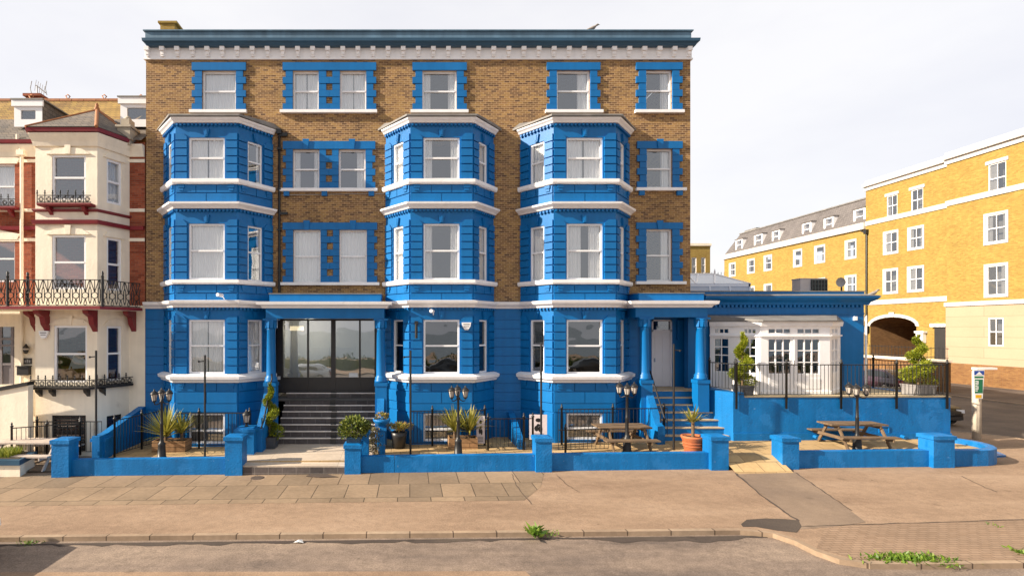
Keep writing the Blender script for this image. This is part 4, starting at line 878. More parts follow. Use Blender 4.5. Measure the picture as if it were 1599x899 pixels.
# ------------------------------------------------------------------ planters and plants
def yucca(lab, x, y, z, h, n, sp, cat='plant', trunk=.12, m_='leaf_yucca', group='spiky yucca plants'):
    t = thing('yucca_plant', lab, cat, (x, y, z), group); m = MB()
    for i in range(n):
        a = random.uniform(0, 6.283); el = R(random.triangular(8, 88, 45)); l = h*random.uniform(.75, 1.05); d = Vector((math.cos(a)*math.cos(el), math.sin(a)*math.cos(el), math.sin(el))); sd = Vector((-math.sin(a), math.cos(a), 0))
        p0 = Vector((x, y, z+trunk+random.uniform(0, .12))); droop = random.uniform(.05, .35)*(1-math.sin(el)*.8)
        pts = [p0+d*l*s*Vector((sp, sp, 1)).x - Vector((0, 0, droop*l*s*s)) for s in (0, .35, .7, 1)]
        ws = [.012, .03, .022, .002]; V = []
        for p, w_ in zip(pts, ws): V += [p-sd*w_, p+sd*w_]
        m.mesh(V, [(0, 1, 3, 2), (2, 3, 5, 4), (4, 5, 7, 6)])
    m.build('foliage', m_, t, recalc=False); m = MB(); m.tube([(x, y, z-.02), (x, y, z+trunk+.08)], .05, 8); m.build('trunk', 'bark', t); return t
def woodbox(lab, px0, px1, Y, h, dp=.55):
    x0, x1 = px_at(px0, Y), px_at(px1, Y); z = zp((x0+x1)/2); t = thing('timber_planter', lab, 'planter', ((x0+x1)/2, Y+dp/2, z), 'oblong timber planters')
    m = MB(); b = .035; m.box(x0, x1, Y, Y+b, z, z+h); m.box(x0, x1, Y+dp-b, Y+dp, z, z+h); m.box(x0, x0+b, Y+b, Y+dp-b, z, z+h); m.box(x1-b, x1, Y+b, Y+dp-b, z, z+h); m.build('box', 'planterwood', t)
    m = MB(); m.box(x0+b, x1-b, Y+b, Y+dp-b, z, z+h-.05); m.build('soil', 'soil', t); return x0, x1, Y+dp/2, z+h-.06
x0, x1, yy, z = woodbox('timber planter behind the leftmost lamp post', 237, 289, -2.0, .38)
yucca('large yucca in the left timber planter', x0+.35, yy, z, 1.15, 110, 1); yucca('smaller yucca at the right end of the left timber planter', x1-.22, yy, z, .85, 70, 1, trunk=.2)
x0, x1, yy, z = woodbox('timber planter behind the lamp post before the middle bay', 701, 746, -2.0, .36)
yucca('spiky yucca at the left of the middle timber planter', x0+.22, yy, z, 1.0, 85, 1, trunk=.18); yucca('spiky yucca at the right of the middle timber planter', x1-.25, yy, z, 1.0, 85, 1, trunk=.18)
def topiary(lab, x, y, z, h, r0, turns, m_, n=5200, group='spiral topiary trees'):
    t = thing('spiral_topiary', lab, 'topiary', (x, y, z), group); m = MB(); 
    for i in range(n):
        s = random.random()**1.25; ph = s*turns*6.283; rr = r0*(1-s*.80); zz = z+.12+s*(h-.12)
        cx, cy = x+math.cos(ph)*rr*.55, y+math.sin(ph)*rr*.55
        th = random.uniform(0, 6.283); el = random.uniform(-1.57, 1.57); q = rr*.62*random.uniform(.6, 1.05)
        d = Vector((math.cos(th)*math.cos(el), math.sin(th)*math.cos(el), math.sin(el)*.72))
        p = Vector((cx, cy, zz))+d*q
        m.leaf(p, d+Vector((random.uniform(-.7, .7), random.uniform(-.7, .7), random.uniform(.0, .9))), (random.random(), random.random(), random.random()), .075, .035)
    for i in range(26):
        d = (random.uniform(-.4, .4), random.uniform(-.4, .4), 1); m.leaf((x, y, z+h-.02), d, (random.random(), random.random(), .1), .2, .03)
    m.build('foliage', m_, t, recalc=False); m = MB(); m.tube([(x, y, z-.05), (x, y, z+h*.9)], .03, 6, .012); m.build('trunk', 'bark', t); return t
def squarepot(lab, x, y, z, wd, h, m_):
    t = thing('square_planter', lab, 'planter', (x, y, z), 'square spiral tree planters'); m = MB(); a, b = wd/2-.03, wd/2
    V = [(x-a, y-a, z), (x+a, y-a, z), (x+a, y+a, z), (x-a, y+a, z), (x-b, y-b, z+h), (x+b, y-b, z+h), (x+b, y+b, z+h), (x-b, y+b, z+h)]; m.hexa(V); m.box(x-b-.015, x+b+.015, y-b-.015, y+b+.015, z+h+.001, z+h+.045)
    for s in (-1, 1): m.box(x+s*b*.72-.015, x+s*b*.72+.015, y-b-.008, y-b+.05, z+.05, z+h-.04)
    m.box(x-b*.7, x+b*.7, y-b-.007, y-b+.05, z+h-.07, z+h-.04); m.box(x-b*.7, x+b*.7, y-b-.005, y-b+.05, z+.05, z+.08)
    m.build('tub', m_, t); m = MB(); m.box(x-b+.03, x+b-.03, y-b+.03, y+b-.03, z+h+.046, z+h+.05); m.build('soil', 'soil', t)
M['grey_tub'] = mat('grey_tub', (.06, .065, .075), .55, .2, 5, .1); M['pale_tub'] = mat('pale_tub', (.24, .23, .23), .6, .2, 5, .1)
Y = -1.55; x = px_at(421, Y); squarepot('dark grey square planter at the foot of the entrance steps', x, Y, .26, .52, .38, 'grey_tub'); topiary('twisted spiral tree beside the dark entrance steps', x, Y, .66, 1.72, .42, 2.2, 'leaf_lime')
Y = -1.3; x = px_at(1160, Y); squarepot('dark square planter at the left end of the terrace', x, Y, TZ, .48, .32, 'grey_tub'); topiary('lime spiral tree before the garden room windows', x-.02, Y, TZ+.35, 1.72, .42, 2.1, 'leaf_lime')
Y = -1.2; x = px_at(1434, Y); squarepot('pale grey square planter at the right end of the terrace', x, Y, TZ, .66, .34, 'pale_tub'); topiary('bushy lime spiral tree at the right end of the terrace', x, Y, TZ+.36, 1.62, .52, 2.4, 'leaf_lime')
def leafball(mb, c, r, n, l, wd, sq=.85):
    for i in range(n):
        th = random.uniform(0, 6.283); el = math.asin(random.uniform(-.75, 1)); q = r*random.uniform(.62, 1.06)*(1+.14*math.sin(th*3+el*4))
        d = Vector((math.cos(th)*math.cos(el), math.sin(th)*math.cos(el), math.sin(el))); p = Vector(c)+Vector((d.x*q, d.y*q, d.z*q*sq))
        mb.leaf(p, d+Vector((random.uniform(-.8, .8), random.uniform(-.8, .8), random.uniform(-.2, .9))), (random.random(), random.random(), random.random()), l, wd)
xp = (fx(538)+fx(563))/2; zt_ = gz(xp)+.92
t = thing('trough_planter', 'blue ribbed trough on the front pier right of the platform', 'planter', (xp, -3.45, zt_)); m = MB(); m.box(xp-.2, xp+.22, -3.62, -3.3, zt_, zt_+.15); m.box(xp-.22, xp+.24, -3.64, -3.28, zt_+.151, zt_+.18)
for k in range(9): m.box(xp-.2+.05*k, xp-.18+.05*k, -3.63, -3.58, zt_+.01, zt_+.15)
m.build('tub', 'navy', t); m = MB(); m.box(xp-.18, xp+.2, -3.6, -3.32, zt_+.18, zt_+.19); m.build('soil', 'soil', t)
t = thing('round_shrub', 'round glossy shrub in the trough on the front pier', 'shrub', (xp+.05, -3.4, zt_+.18)); m = MB(); leafball(m, (xp+.02, -3.4, zt_+.42), .43, 1900, .10, .055, .72); m.build('foliage', 'leaf_shrub', t, recalc=False)
m = MB(); 
for a in range(5): m.tube([(xp+.03, -3.42, zt_+.1), (xp+.03+.2*math.cos(a*1.3), -3.42+.2*math.sin(a*1.3), zt_+.5)], .012, 5)
m.build('stems', 'bark', t)
t = thing('trailing_plant', 'dry trailing plant hanging between the two narrow piers', 'plant', (px_at(584, -2.7), -2.7, .3)); m = MB()
for i in range(420):
    x = px_at(584, -2.7)+random.gauss(0, .13); zz = random.uniform(.4, 1.25); m.leaf((x, -2.7+random.gauss(0, .08), zz), (random.uniform(-.5, .5), random.uniform(-.5, .5), random.uniform(-1, .3)), (random.random(), 1, random.random()), .09, .03)
m.build('foliage', leafmat('dry_leaf', (.10, .08, .03), (.2, .17, .06), (.3, .26, .1)), t, recalc=False); m = MB()
for k in range(6): m.tube([(px_at(582+k, -2.7), -2.7, .28), (px_at(579+2.2*k, -2.7), -2.7, 1.2)], .008, 5)
m.build('stems', 'bark', t)
x, y = px_at(596, -2.5), -2.5
t = thing('small_flowers', 'small yellow and white flowers in the bowl on the narrow pier', 'flowers', (x, y, 1.42)); m = MB(); leafball(m, (x, y, 1.52), .2, 220, .08, .045, .6); m.build('foliage', 'leaf_mixed', t, recalc=False); m = MB()
for k in range(10): a = random.uniform(0, 6.28); m.lathe(x+.12*math.cos(a), y+.12*math.sin(a), [(.005, 1.5), (.03, 1.53), (.005, 1.545)], 6)
m.build('petals', 'sign_white', t)
x, y = px_at(623, -1.7), -1.7; z = zp(x)
t = thing('round_pot', 'tall black round pot left of the middle basement window', 'pot', (x, y, z)); m = MB(); m.lathe(x, y, [(.2, z), (.26, z+.4), (.29, z+.55), (.26, z+.55), (.24, z+.48)], 16); m.build('tub', 'blackplastic', t); m = MB(); m.lathe(x, y, [(.24, z+.48), (.01, z+.5)], 12); m.build('soil', 'soil', t)
t = thing('cordyline_plant', 'low red tipped cordyline in the tall black pot', 'plant', (x, y, z+.5)); m = MB()
for i in range(420):
    a = random.uniform(0, 6.283); q = random.random()**.6*.42; m.leaf((x+q*math.cos(a), y+q*math.sin(a), z+.62+random.uniform(0, .2)*(1-q)), (math.cos(a), math.sin(a), random.uniform(.1, 1.1)), (0, 0, 1), .17, .04)
m.build('foliage', 'leaf_mixed', t, recalc=False); m = MB(); m.tube([(x, y, z+.45), (x, y, z+.68)], .04, 6); m.build('trunk', 'bark', t)
Y = -2.9; x = px_at(1082, Y); z = zp(x)
t = thing('terracotta_pot', 'large terracotta pot beside the right wall pier', 'pot', (x, Y, z)); m = MB(); m.lathe(x, Y, [(.22, z), (.25, z+.05), (.31, z+.42), (.33, z+.44), (.33, z+.47), (.355, z+.49), (.355, z+.56), (.3, z+.56), (.28, z+.5)], 20)
m.lathe(x, Y, [(.285, z+.22), (.297, z+.225), (.30, z+.245), (.29, z+.25)], 20); m.lathe(x, Y, [(.298, z+.32), (.311, z+.325), (.313, z+.345), (.3, z+.35)], 20)
m.build('tub', 'terracotta', t); m = MB(); m.lathe(x, Y, [(.29, z+.5), (.01, z+.52)], 14); m.build('soil', 'soil', t)
yucca('sparse young yucca with a bare stem in the terracotta pot', x, Y, z+.5, .62, 44, 1, trunk=.42)
# tub by the cream house
t = thing('stone_trough', 'white trough with a thick black rim before the cream house', 'planter', gpt(15, 742)); x0, x1 = px_at(-30, -3.6), px_at(31, -3.6); x2 = px_at(54, -2.5); z = gz(-12)
m = MB(); m.prism([(x0, -3.6), (x1, -3.6), (x2, -2.5), (x0, -2.5)], z, z+.36); m.build('tub', 'cream', t); m = MB(); m.prism([(x0, -3.66), (x1+.03, -3.66), (x2+.05, -2.44), (x0, -2.44)], z+.361, z+.52); m.build('rim', 'navy', t); m = MB(); m.prism([(x0+.1, -3.5), (x1-.1, -3.5), (x2-.15, -2.6), (x0+.1, -2.6)], z+.521, z+.53); m.build('soil', 'soil', t)
t = thing('trough_grass', 'tuft of bright yellow green foliage in the white trough', 'plant', (px_at(15, -3), -3, z+.53)); m = MB()
for i in range(900): m.leaf((random.uniform(x0+.1, x2-.2), random.uniform(-3.4, -2.7), z+.52), (random.uniform(-.5, .5), random.uniform(-.5, .5), 1), (0, 1, 0), random.uniform(.1, .3), .025)
m.build('foliage', 'leaf_lime', t, recalc=False)
def weed(lab, px, py, w_, h, n, dz=0.0):
    x, y, z = gpt(px, py, dz); t = thing('weed_tuft', lab, 'weed', (x, y, z), 'weeds in the kerb'); m = MB()
    for i in range(n): m.leaf((x+random.gauss(0, w_*.4), y+random.gauss(0, .10), z-.02), (random.gauss(0, .7), random.gauss(0, .7), random.uniform(.3, 1)), (random.random(), random.random(), random.random()), h*random.uniform(.4, 1.1), h*.3)
    m.build('foliage', 'leaf_weed', t, recalc=False)
weed('tall green weed growing from the kerb below the middle bay', 833, 832, .1, .26, 70); weed('thin weed trailing right of the tall kerb weed', 855, 831, .25, .1, 60)
weed('broad bright weed patch on the kerb at lower right', 1424, 872, .85, .125, 800); weed('dark low weed in the gutter at far left', 50, 845, .28, .1, 110, -.08)
weed('small weed on the paving strip near the right edge', 1554, 820, .12, .08, 40); weed('little tuft against the right picture edge', 1592, 862, .12, .16, 50); weed('weed spilling over the lowest kerb stones', 1480, 879, .3, .08, 80)

# ------------------------------------------------------------------ picnic tables
def picnic(lab, loc, rot, Ln, m_):
    t = thing('picnic_table', lab, 'picnic table', loc, 'A frame picnic tables'); h = .76
    m = MB()
    for k in range(5): m.box(-Ln/2, Ln/2, -.38+.155*k, -.235+.155*k, h-.045, h)
    m.build('table_top', m_, t)
    for s in (-1, 1):
        m = MB()
        for k in range(2): m.box(-Ln/2, Ln/2, s*.78-.145+.15*k, s*.78-.005+.15*k, .42, .46)
        m.build('bench_seat', m_, t)
    for u in (-Ln/2+.25, Ln/2-.25):
        m = MB(); m.box(u-.02, u+.02, -.92, .92, .33, .42); m.box(u-.021, u+.021, -.37, .37, h-.13, h-.046); m.build('cross_beam', m_, t)
        for s in (-1, 1):
            m = MB(); m.hexa([(u+.025, s*.8-.06, 0), (u+.07, s*.8-.06, 0), (u+.07, s*.8+.06, 0), (u+.025, s*.8+.06, 0), (u+.025, s*.25-.06, h-.05), (u+.07, s*.25-.06, h-.05), (u+.07, s*.25+.06, h-.05), (u+.025, s*.25+.06, h-.05)]); m.build('leg', m_, t)
    for o in t.children: o.data.transform(Matrix.Translation(-Vector((0, 0, 0))))
    t.rotation_euler.z = rot
    return t
def at0(lab, loc, rot, Ln, m_, sc_=1.0):
    t = picnic(lab, (0, 0, 0), 0, Ln, m_); t.location = loc; t.rotation_euler.z = rot; t.scale = (sc_,)*3 if not isinstance(sc_, tuple) else sc_; return t
x = px_at(970, -2.3); at0('dark timber picnic table before the right bay', (x, -2.3, zp(x)), R(1), 1.62, 'timber', 1.05)
x = px_at(1328, -2.58); at0('dark timber picnic table below the terrace wall', (x+.05, -2.58, zp(x)+.03), R(-2), 1.95, 'timber', (.90, .88, 1.08))
at0('bleached pale picnic table before the cream house', (px_at(52, -2.3), -2.3, gz(-12)+.05), R(0), 2.1, 'timber_grey', 1.05)
# leaning poster boards
def board(lab, px0, px1, py0, py1, Y, yaw):
    xc = px_at((px0+px1)/2, Y); wd = px_at(px1, Y)-px_at(px0, Y); z0, z1 = pz_at(py1, Y), pz_at(py0, Y)
    t = thing('poster_board', lab, 'poster', (xc, Y, z0), 'printed poster boards'); F = Fr(xc, Y, yaw); m = MB(); m.fbox(F, -wd/2, wd/2, -.02, 0, z0, z1); m.build('panel', 'pinkish', t)
    m = MB(); h = z1-z0
    for (u, zz, a, b) in ((0, .78, .10, .07), (-.06, .45, .08, .1), (.07, .42, .07, .11), (0, .58, .06, .05)):
        m.fprism(F, [(u*wd/.6+a*wd/.6*math.cos(q*.785), z0+h*zz+b*math.sin(q*.785)) for q in range(8)], .001, .005)
    for k in range(4): m.fbox(F, -wd*.3, wd*.3, .001, .004, z0+h*(.08+.05*k), z0+h*(.095+.05*k))
    m.build('print', 'iron', t)
board('dim poster board by the basement gate, right of the middle yuccas', 744, 757, 649, 692, -1.5, 0)
board('pale poster board behind the wall pier between the bays', 827, 854, 647, 686, -1.75, R(-4))
# sign post on the corner
Y = .35; x = px_at(1525, Y); t = thing('street_sign', 'white concrete post with blue, green and yellow notices on the corner', 'sign', (x, Y, gz(18)))
m = MB(); m.lathe(x, Y, [(.13, gz(18)), (.13, pz_at(580, Y)), (.1, pz_at(577, Y)), (.02, pz_at(576.5, Y))], 14); m.build('post', 'pole_white', t)
m = MB(); m.box(px_at(1521, Y), px_at(1553, Y), Y-.1, Y+.1, pz_at(576.5, Y), pz_at(573.5, Y)); m.build('top_plate', 'sign_white', t)
z = lambda py: pz_at(py, Y-.18); X = lambda px: px_at(px, Y-.18); F = Fr(0, Y-.17, 0)
m = MB(); m.fprism(F, [(X(1520), z(577)), (X(1537), z(577.5)), (X(1534), z(622)), (X(1521), z(622))], 0, .02); p = m.build('panel', 'sign_white', t)
for nm, mm, a, b, c in (('blue_heading', 'sign_blue', 578.5, 585, (1520.8, 1536)), ('green_strip', 'sign_green', 587, 590, (1521, 1535)), ('green_notice', 'sign_green', 592, 613.5, (1521.6, 1534)), ('yellow_label', 'sign_yellow', 616, 621, (1523, 1532))):
    m = MB(); m.fbox(F, X(c[0]), X(c[1]), .021, .024, z(b), z(a)); m.build(nm, mm, p)
m = MB(); m.fprism(F, [(X(1523.5), z(584.7)), (X(1533.5), z(584.7)), (X(1528.5), z(580))], .025, .028)
for k, wd in enumerate((5, 3, 4.5, 3, 5, 4, 3.5)): m.fbox(F, X(1522.5), X(1522.5+wd), .025, .028, z(595.6+2.5*k), z(594.2+2.5*k))
for k in (0, 3): m.fbox(F, X(1526), X(1527.2), .025, .028, z(600+2.5*k), z(595+2.5*k))
m.build('lettering', 'sign_white', p)
# manhole cover, drain, litter, bird
x, y, z = gpt(402, 746); t = thing('manhole_cover', 'round iron cover in the pavement before the platform', 'manhole cover', (x, y, z)); m = MB(); m.lathe(x, y, [(.2, z+.006), (.2, z+.014), (.17, z+.011), (.02, z+.012)], 20); m.build('lid', 'crack', t); m = MB(); m.box(x-.45, x+.42, y-.25, y+.25, z-.02, z+.0065); m.build('surround', 'kerb', t)
mb = MB(); mb.prism([gpt(*q)[:2] for q in ((478, 744), (486, 741), (510, 741), (528, 745), (500, 746))], -.02, .0); o = mb.build('pavement_hole', 'crack'); o.location.z = .0; struct(o)
x, y, z = gpt(467, 847, -.08); t = thing('litter', 'crumpled white wrapper lying in the road', 'litter', (x, y, z)); m = MB(); V = [(x-.12, y, z+.01), (x-.02, y-.05, z+.04), (x+.1, y-.02, z+.01), (x+.06, y+.05, z+.05), (x-.05, y+.06, z+.02), (x, y, z+.07)]; m.mesh(V, [(0, 1, 5), (1, 2, 5), (2, 3, 5), (3, 4, 5), (4, 0, 5)]); m.build('wrapper', 'sign_white', t)
def bird(lab, x, y, z):
    t = thing('perched_bird', lab, 'bird', (x, y, z), 'birds perched on the roofs'); m = MB(); s = 1.0
    secs = [(-.22, .05, .015), (-.12, .08, .04), (0, .11, .07), (.1, .15, .065), (.15, .21, .045), (.2, .24, .04), (.24, .235, .015), (.28, .23, .004)]; V = []
    for (u, zz, r) in secs: V += [(x+u, y+r*math.cos(k*1.047), z+zz+r*math.sin(k*1.047)) for k in range(6)]
    fs = [(i*6+k, i*6+(k+1) % 6, i*6+6+(k+1) % 6, i*6+6+k) for i in range(7) for k in range(6)]+[tuple(range(5, -1, -1)), tuple(42+k for k in range(6))]
    m.mesh(V, fs, True); m.build('body', 'bird', t)
    for sgn in (-1, 1): m = MB(); m.tube([(x+.02, y+.03*sgn, z), (x+.02, y+.03*sgn, z+.07)], .008, 4); m.build('leg', 'ridge', t)
bird('small bird perched on the hotel parapet', px_at(925, -.05), -.05, 15.40); bird('bird perched on the annexe cornice end', px_at(1363, .2), .2, pz_at(462.5, .2))

# ------------------------------------------------------------------ the cream and red brick house on the left
house = thing('terraced_house', 'tall red brick terraced house with cream bay, maroon bands and iron balcony', 'house', (-13, 4, 0))
bay = [(-13.65, 0), (-13.11, -BD), (-10.94, -BD), (-10.42, 0)]
XL, XR = -24.0, -9.83
up = lambda py: pz_at(py, -BD); wz = lambda py: pz_at(py, 0)
mb = MB(); hb = [(-16.1, px_at(23, 0), wz(326), wz(256)), (-16.1, px_at(23, 0), wz(440), wz(374))]
wallgrid(mb, FW, XL, bay[0][0]+.05, 5.2, 11.3, hb); wallgrid(mb, FW, bay[3][0]-.05, XR-.02, 5.2, 11.3, [])
mb.face([(XL, 0, 0), (XL, 9, 0), (XL, 9, 11.3), (XL, 0, 11.3)]); mb.face([(XR-.02, 0.02, -.2), (XR-.02, 9, -.2), (XR-.02, 9, 14.4), (XR-.02, .02, 11.3)]); mb.box(XL+.1, XR-.2, 3, 3.1, 0, 12)
mb.build('wall', 'red_brick', house)
window(house, FW, *hb[0], style='full', split=.5, label='tilted upper casement'); window(house, FW, *hb[1], style='none', split=.55)
mb = MB(); hd = (-16.4, px_at(23, 0), wz(600), wz(510))
wallgrid(mb, FW, XL, bay[0][0]+.05, -.2, 5.2, [hd], n=.02); mb.build('ground_floor_wall', 'cream', house); mb = MB(); wallgrid(mb, FW, bay[3][0]-.05, XR-.001, -.2, 5.2, [], n=.02)
mb.build('ground_floor_wall', 'cream', house)
mb = MB()
for z0 in (wz(254), wz(331), wz(377), wz(482)): mb.fbox(FW, XL, bay[0][0]+.05, .0, .03, z0, z0+.12); mb.fbox(FW, bay[3][0]-.05, XR-.02, .0, .03, z0, z0+.12)
for h in hb: mb.fprism(FW, [(h[0]-.2, h[3]), (h[1]+.1, h[3]), (h[1]+.22, h[3]+.2), ((h[0]+h[1])/2, h[3]+.38), (h[0]-.3, h[3]+.2)], .0, .05)
mb.build('stone_band', 'cream', house)
fr = [frame(bay[i], bay[i+1]) for i in range(3)]; wall = MB(); wins = []
for i, (F, Ln) in enumerate(fr):
    hs = []
    for (pt, pb, key) in ((242, 313, 't'), (367, 452, 'm'), (508, 597, 'g'), (648, 704, 'b')):
        if i == 1: h = (F.px(81 if key != 'g' else 84, 300)[0], F.px(134 if key != 'g' else 136, 300)[0], up(pb), up(pt))
        else:
            a, b = (Ln*.28, Ln*.74); h = (a, b, up(pb), up(pt)-.02)
        if key == 'b' and i != 1: h = (h[0], h[1], up(690), up(652))
        hs.append(h); wins.append((F, h, key, i))
    wallgrid(wall, F, 0, Ln, -.2, 11.3, hs, reveal=.15)
    for h in hs[:3]:
        c, wd = (h[0]+h[1])/2, (h[1]-h[0])/2+.1
        q = [(c+wd*1.12*math.cos(R(a)), h[3]-.02+.22*math.sin(R(a))) for a in range(180, -1, -20)]
        wall.fprism(F, [(c-wd*1.12, h[3]+.02), (c+wd*1.12, h[3]+.02), (c+wd*.7, h[3]+.2), (c, h[3]+.27), (c-wd*.7, h[3]+.2)], 0, .045)
        if i == 1: wall.fprism(F, [(c-.11, h[3]+.34), (c+.11, h[3]+.34), (c+.08, h[3]+.02), (c-.08, h[3]+.02)], .045, .08)
    wall.fbox(F, 0, Ln, 0, .03, h[3]+.32, h[3]+.40)
bayw = wall.build('bay', 'cream', house)
for (F, h, key, i) in wins:
    st = 'none'
    if key == 't' and i == 2: st = 'full'
    if key == 'g' and i == 1: st = 'none'
    wn = window(house, F, *h, n=-.06, style=st, split=.5, fw=.075, glass='darkglass' if key == 'g' else 'glass', fmat='upvc' if key != 'b' else 'iron')
    if key == 'g' and i == 1:
        c = MB(); curtain(c, F, h[0]+.05, h[1]-.05, h[2]+.05, h[2]+.55, -.3, .05, .16); c.build('curtain', mat('ochre_curtain', (.42, .22, .03), .9, .15, 4), wn, recalc=False)
        c = MB(); c.fprism(F, [(h[0]+.35, h[2]+.45), (h[1]-.1, h[2]+.5), (h[1]-.35, h[2]+.98), (h[0]+.55, h[2]+.98)], -.28, -.25); c.build('net_swag', 'curtain', wn)
    if key == 'b' and i == 1:
        c = MB()
        for k in range(11): z0 = h[2]+.05+(h[3]-h[2]-.1)*k/11; c.fbox(F, h[0]+.05, h[1]-.05, -.06, -.02, z0, z0+.045)
        c.build('louvre', 'charcoal', wn)
def hsweep(name, m_, prof, path): mb = MB(); mb.sweep(path, prof); return mb.build(name, m_, house)
full = [(XL, 0)]+bay+[(XR-.03, 0)]
hsweep('band', 'maroon', [(0, up(350)), (.09, up(350)), (.12, up(344)), (0, up(343))], full)
hsweep('cornice', 'cream', [(0, up(229)), (.06, up(229)), (.1, up(222)), (.2, up(212)), (.2, up(210)), (0, up(210))], full)
hsweep('gutter', 'maroon', [(0, up(209.0)), (.25, up(209.0)), (.28, up(203.6)), (0, up(203.6))], full[:-2]+[(-10.42, 0), (-10.3, 0)])
mb = MB(); mb.sweep(bay, [(0, up(331)), (.1, up(329)), (.1, up(327)), (0, up(326))]); mb.build('band', 'maroon', house)
# roof
zt = up(203)+.01; rz, ry = 14.65, 4.3; zs = lambda y: 11.3+(y+.25)*(rz-11.3)/(ry+.25)
mb = MB(); mb.face([(XL, -.25, 11.3), (XR-.03, -.25, 11.3), (XR-.03, 1.9, zs(1.9)), (XL, 1.9, zs(1.9))]); mb.build('roof', 'slate', house)
mb = MB(); mb.face([(XL, 1.9, zs(1.9)), (XR-.03, 1.9, zs(1.9)), (XR-.03, ry, rz), (XL, ry, rz)]); mb.face([(XL, ry, rz), (XR-.03, ry, rz), (XR-.03, 9, 11.3), (XL, 9, 11.3)]); rf = mb.build('upper_roof', 'tile_yellow', house)
mb = MB()
for k in range(26): x = XL+.55*k; mb.box(x, x+.53, ry-.12, ry+.12, rz-.05, rz+.06)
for k in range(9): mb.tube([(XL+.3+1.65*k, ry, rz+.05), (XL+.2+1.65*k, ry, rz+.22), (XL+.3+1.65*k, ry, rz+.28), (XL+.4+1.65*k, ry, rz+.2), (XL+.3+1.65*k, ry, rz+.05)], .03, 5)
mb.build('ridge', 'ridge', house)
ap = (-11.95, .55, 12.72); bk = (-11.95, zs(0) and (ap[2]-11.3)/((rz-11.3)/(ry+.25))-.25, 12.72); ov = .3
bb = [(-13.95, .0), (-13.25, -BD-ov), (-10.8, -BD-ov), (-10.12, .0)]; V = [(x, y, zt) for x, y in bb]
mb = MB(); mb.face([V[1], V[2], ap]); mb.face([V[2], V[3], ap]); mb.face([V[0], V[1], ap]); mb.face([V[3], (-10.1, 1.9, zt+1.2), bk, ap]); mb.face([V[0], (-13.9, 1.9, zt+1.2), bk, ap]); mb.face(V); rb = mb.build('bay_roof', 'slate', house)
mb = MB(); mb.tube([V[1], ap], .045, 6); mb.tube([V[2], ap], .06, 6); mb.tube([V[3], ap], .045, 6); mb.tube([ap, bk], .06, 6); mb.lathe(ap[0], ap[1], [(.12, ap[2]-.1), (.09, ap[2]+.08), (.05, ap[2]+.14), (.07, ap[2]+.19), (.01, ap[2]+.28)], 8); mb.build('hip', 'ridge', rb)
def dormer(x0, x1, y, z0, z1, lab):
    F = Fr(0, y, 0); mb = MB(); h = (x0+.2, x1-.2, z0+.12, z1-.32); wallgrid(mb, F, x0, x1, z0-.1, z1, [h], reveal=.05); mb.fbox(F, x0-.06, x1+.06, 0, .07, z1-.24, z1)
    yb = min(ry-.15, (z1-11.3)/((rz-11.3)/(ry+.25))-.25)
    d = mb.build('dormer', 'upvc', house); d['label'] = lab
    for x in (x0, x1): m = MB(); m.face([(x, y, z0-.1), (x, y, z1), (x, yb, z1)]); m.build('cheek', 'slate', d)
    m = MB(); m.box(x0-.08, x1+.08, y-.1, yb+.1, z1+.001, z1+.05); m.build('roof', 'lead', d)
    w_ = window(d, F, *h, n=-.03, style='none', split=0, fw=.06)
dormer(px_at(22, .7), px_at(66, .7), .7, pz_at(194, .7), pz_at(157, .7), 'left dormer'); dormer(px_at(188, .7), -9.87, .7, pz_at(194, .7), pz_at(153, .7), 'right dormer')
mb = MB(); x0, x1 = px_at(50, 5), px_at(72, 5); mb.prism([(x0, 4.6), (x1, 4.6), (x1, 5.4), (x0, 5.4)], 13, pz_at(151, 4.6)); mb.box(x0-.08, x1+.08, 4.5, 5.5, pz_at(151, 4.6), pz_at(147, 4.6)); mb.build('chimney', 'red_brick', house)
mb = MB(); x0, x1 = -10.72, -10.25; mb.box(x0, x1, -.3, .3, 11.1, 11.75); mb.box(x0-.06, x1+.06, -.36, .36, 11.3, 11.36); mb.box(x0-.05, x1+.05, -.35, .35, 11.75, 11.83); mb.prism([(x0+.08, -.2), (x1-.08, -.2), (x1-.08, .2), (x0+.08, .2)], 11.83, 12.1); mb.lathe((x0+x1)/2, 0, [(.16, 12.1), (.1, 12.2), (.04, 12.26)], 8); mb.build('parapet_pinnacle', 'stonegrey', house)
# downpipe and hopper
x = px_at(34, -.12); mb = MB(); mb.tube([(x, -.12, wz(640)), (x, -.12, wz(240)), (x-.15, -.12, wz(222)), (x-.15, -.12, wz(212))], .06, 8); mb.box(x-.13, x+.13, -.24, -.02, wz(245), wz(237)); mb.build('downpipe', 'cream', house)
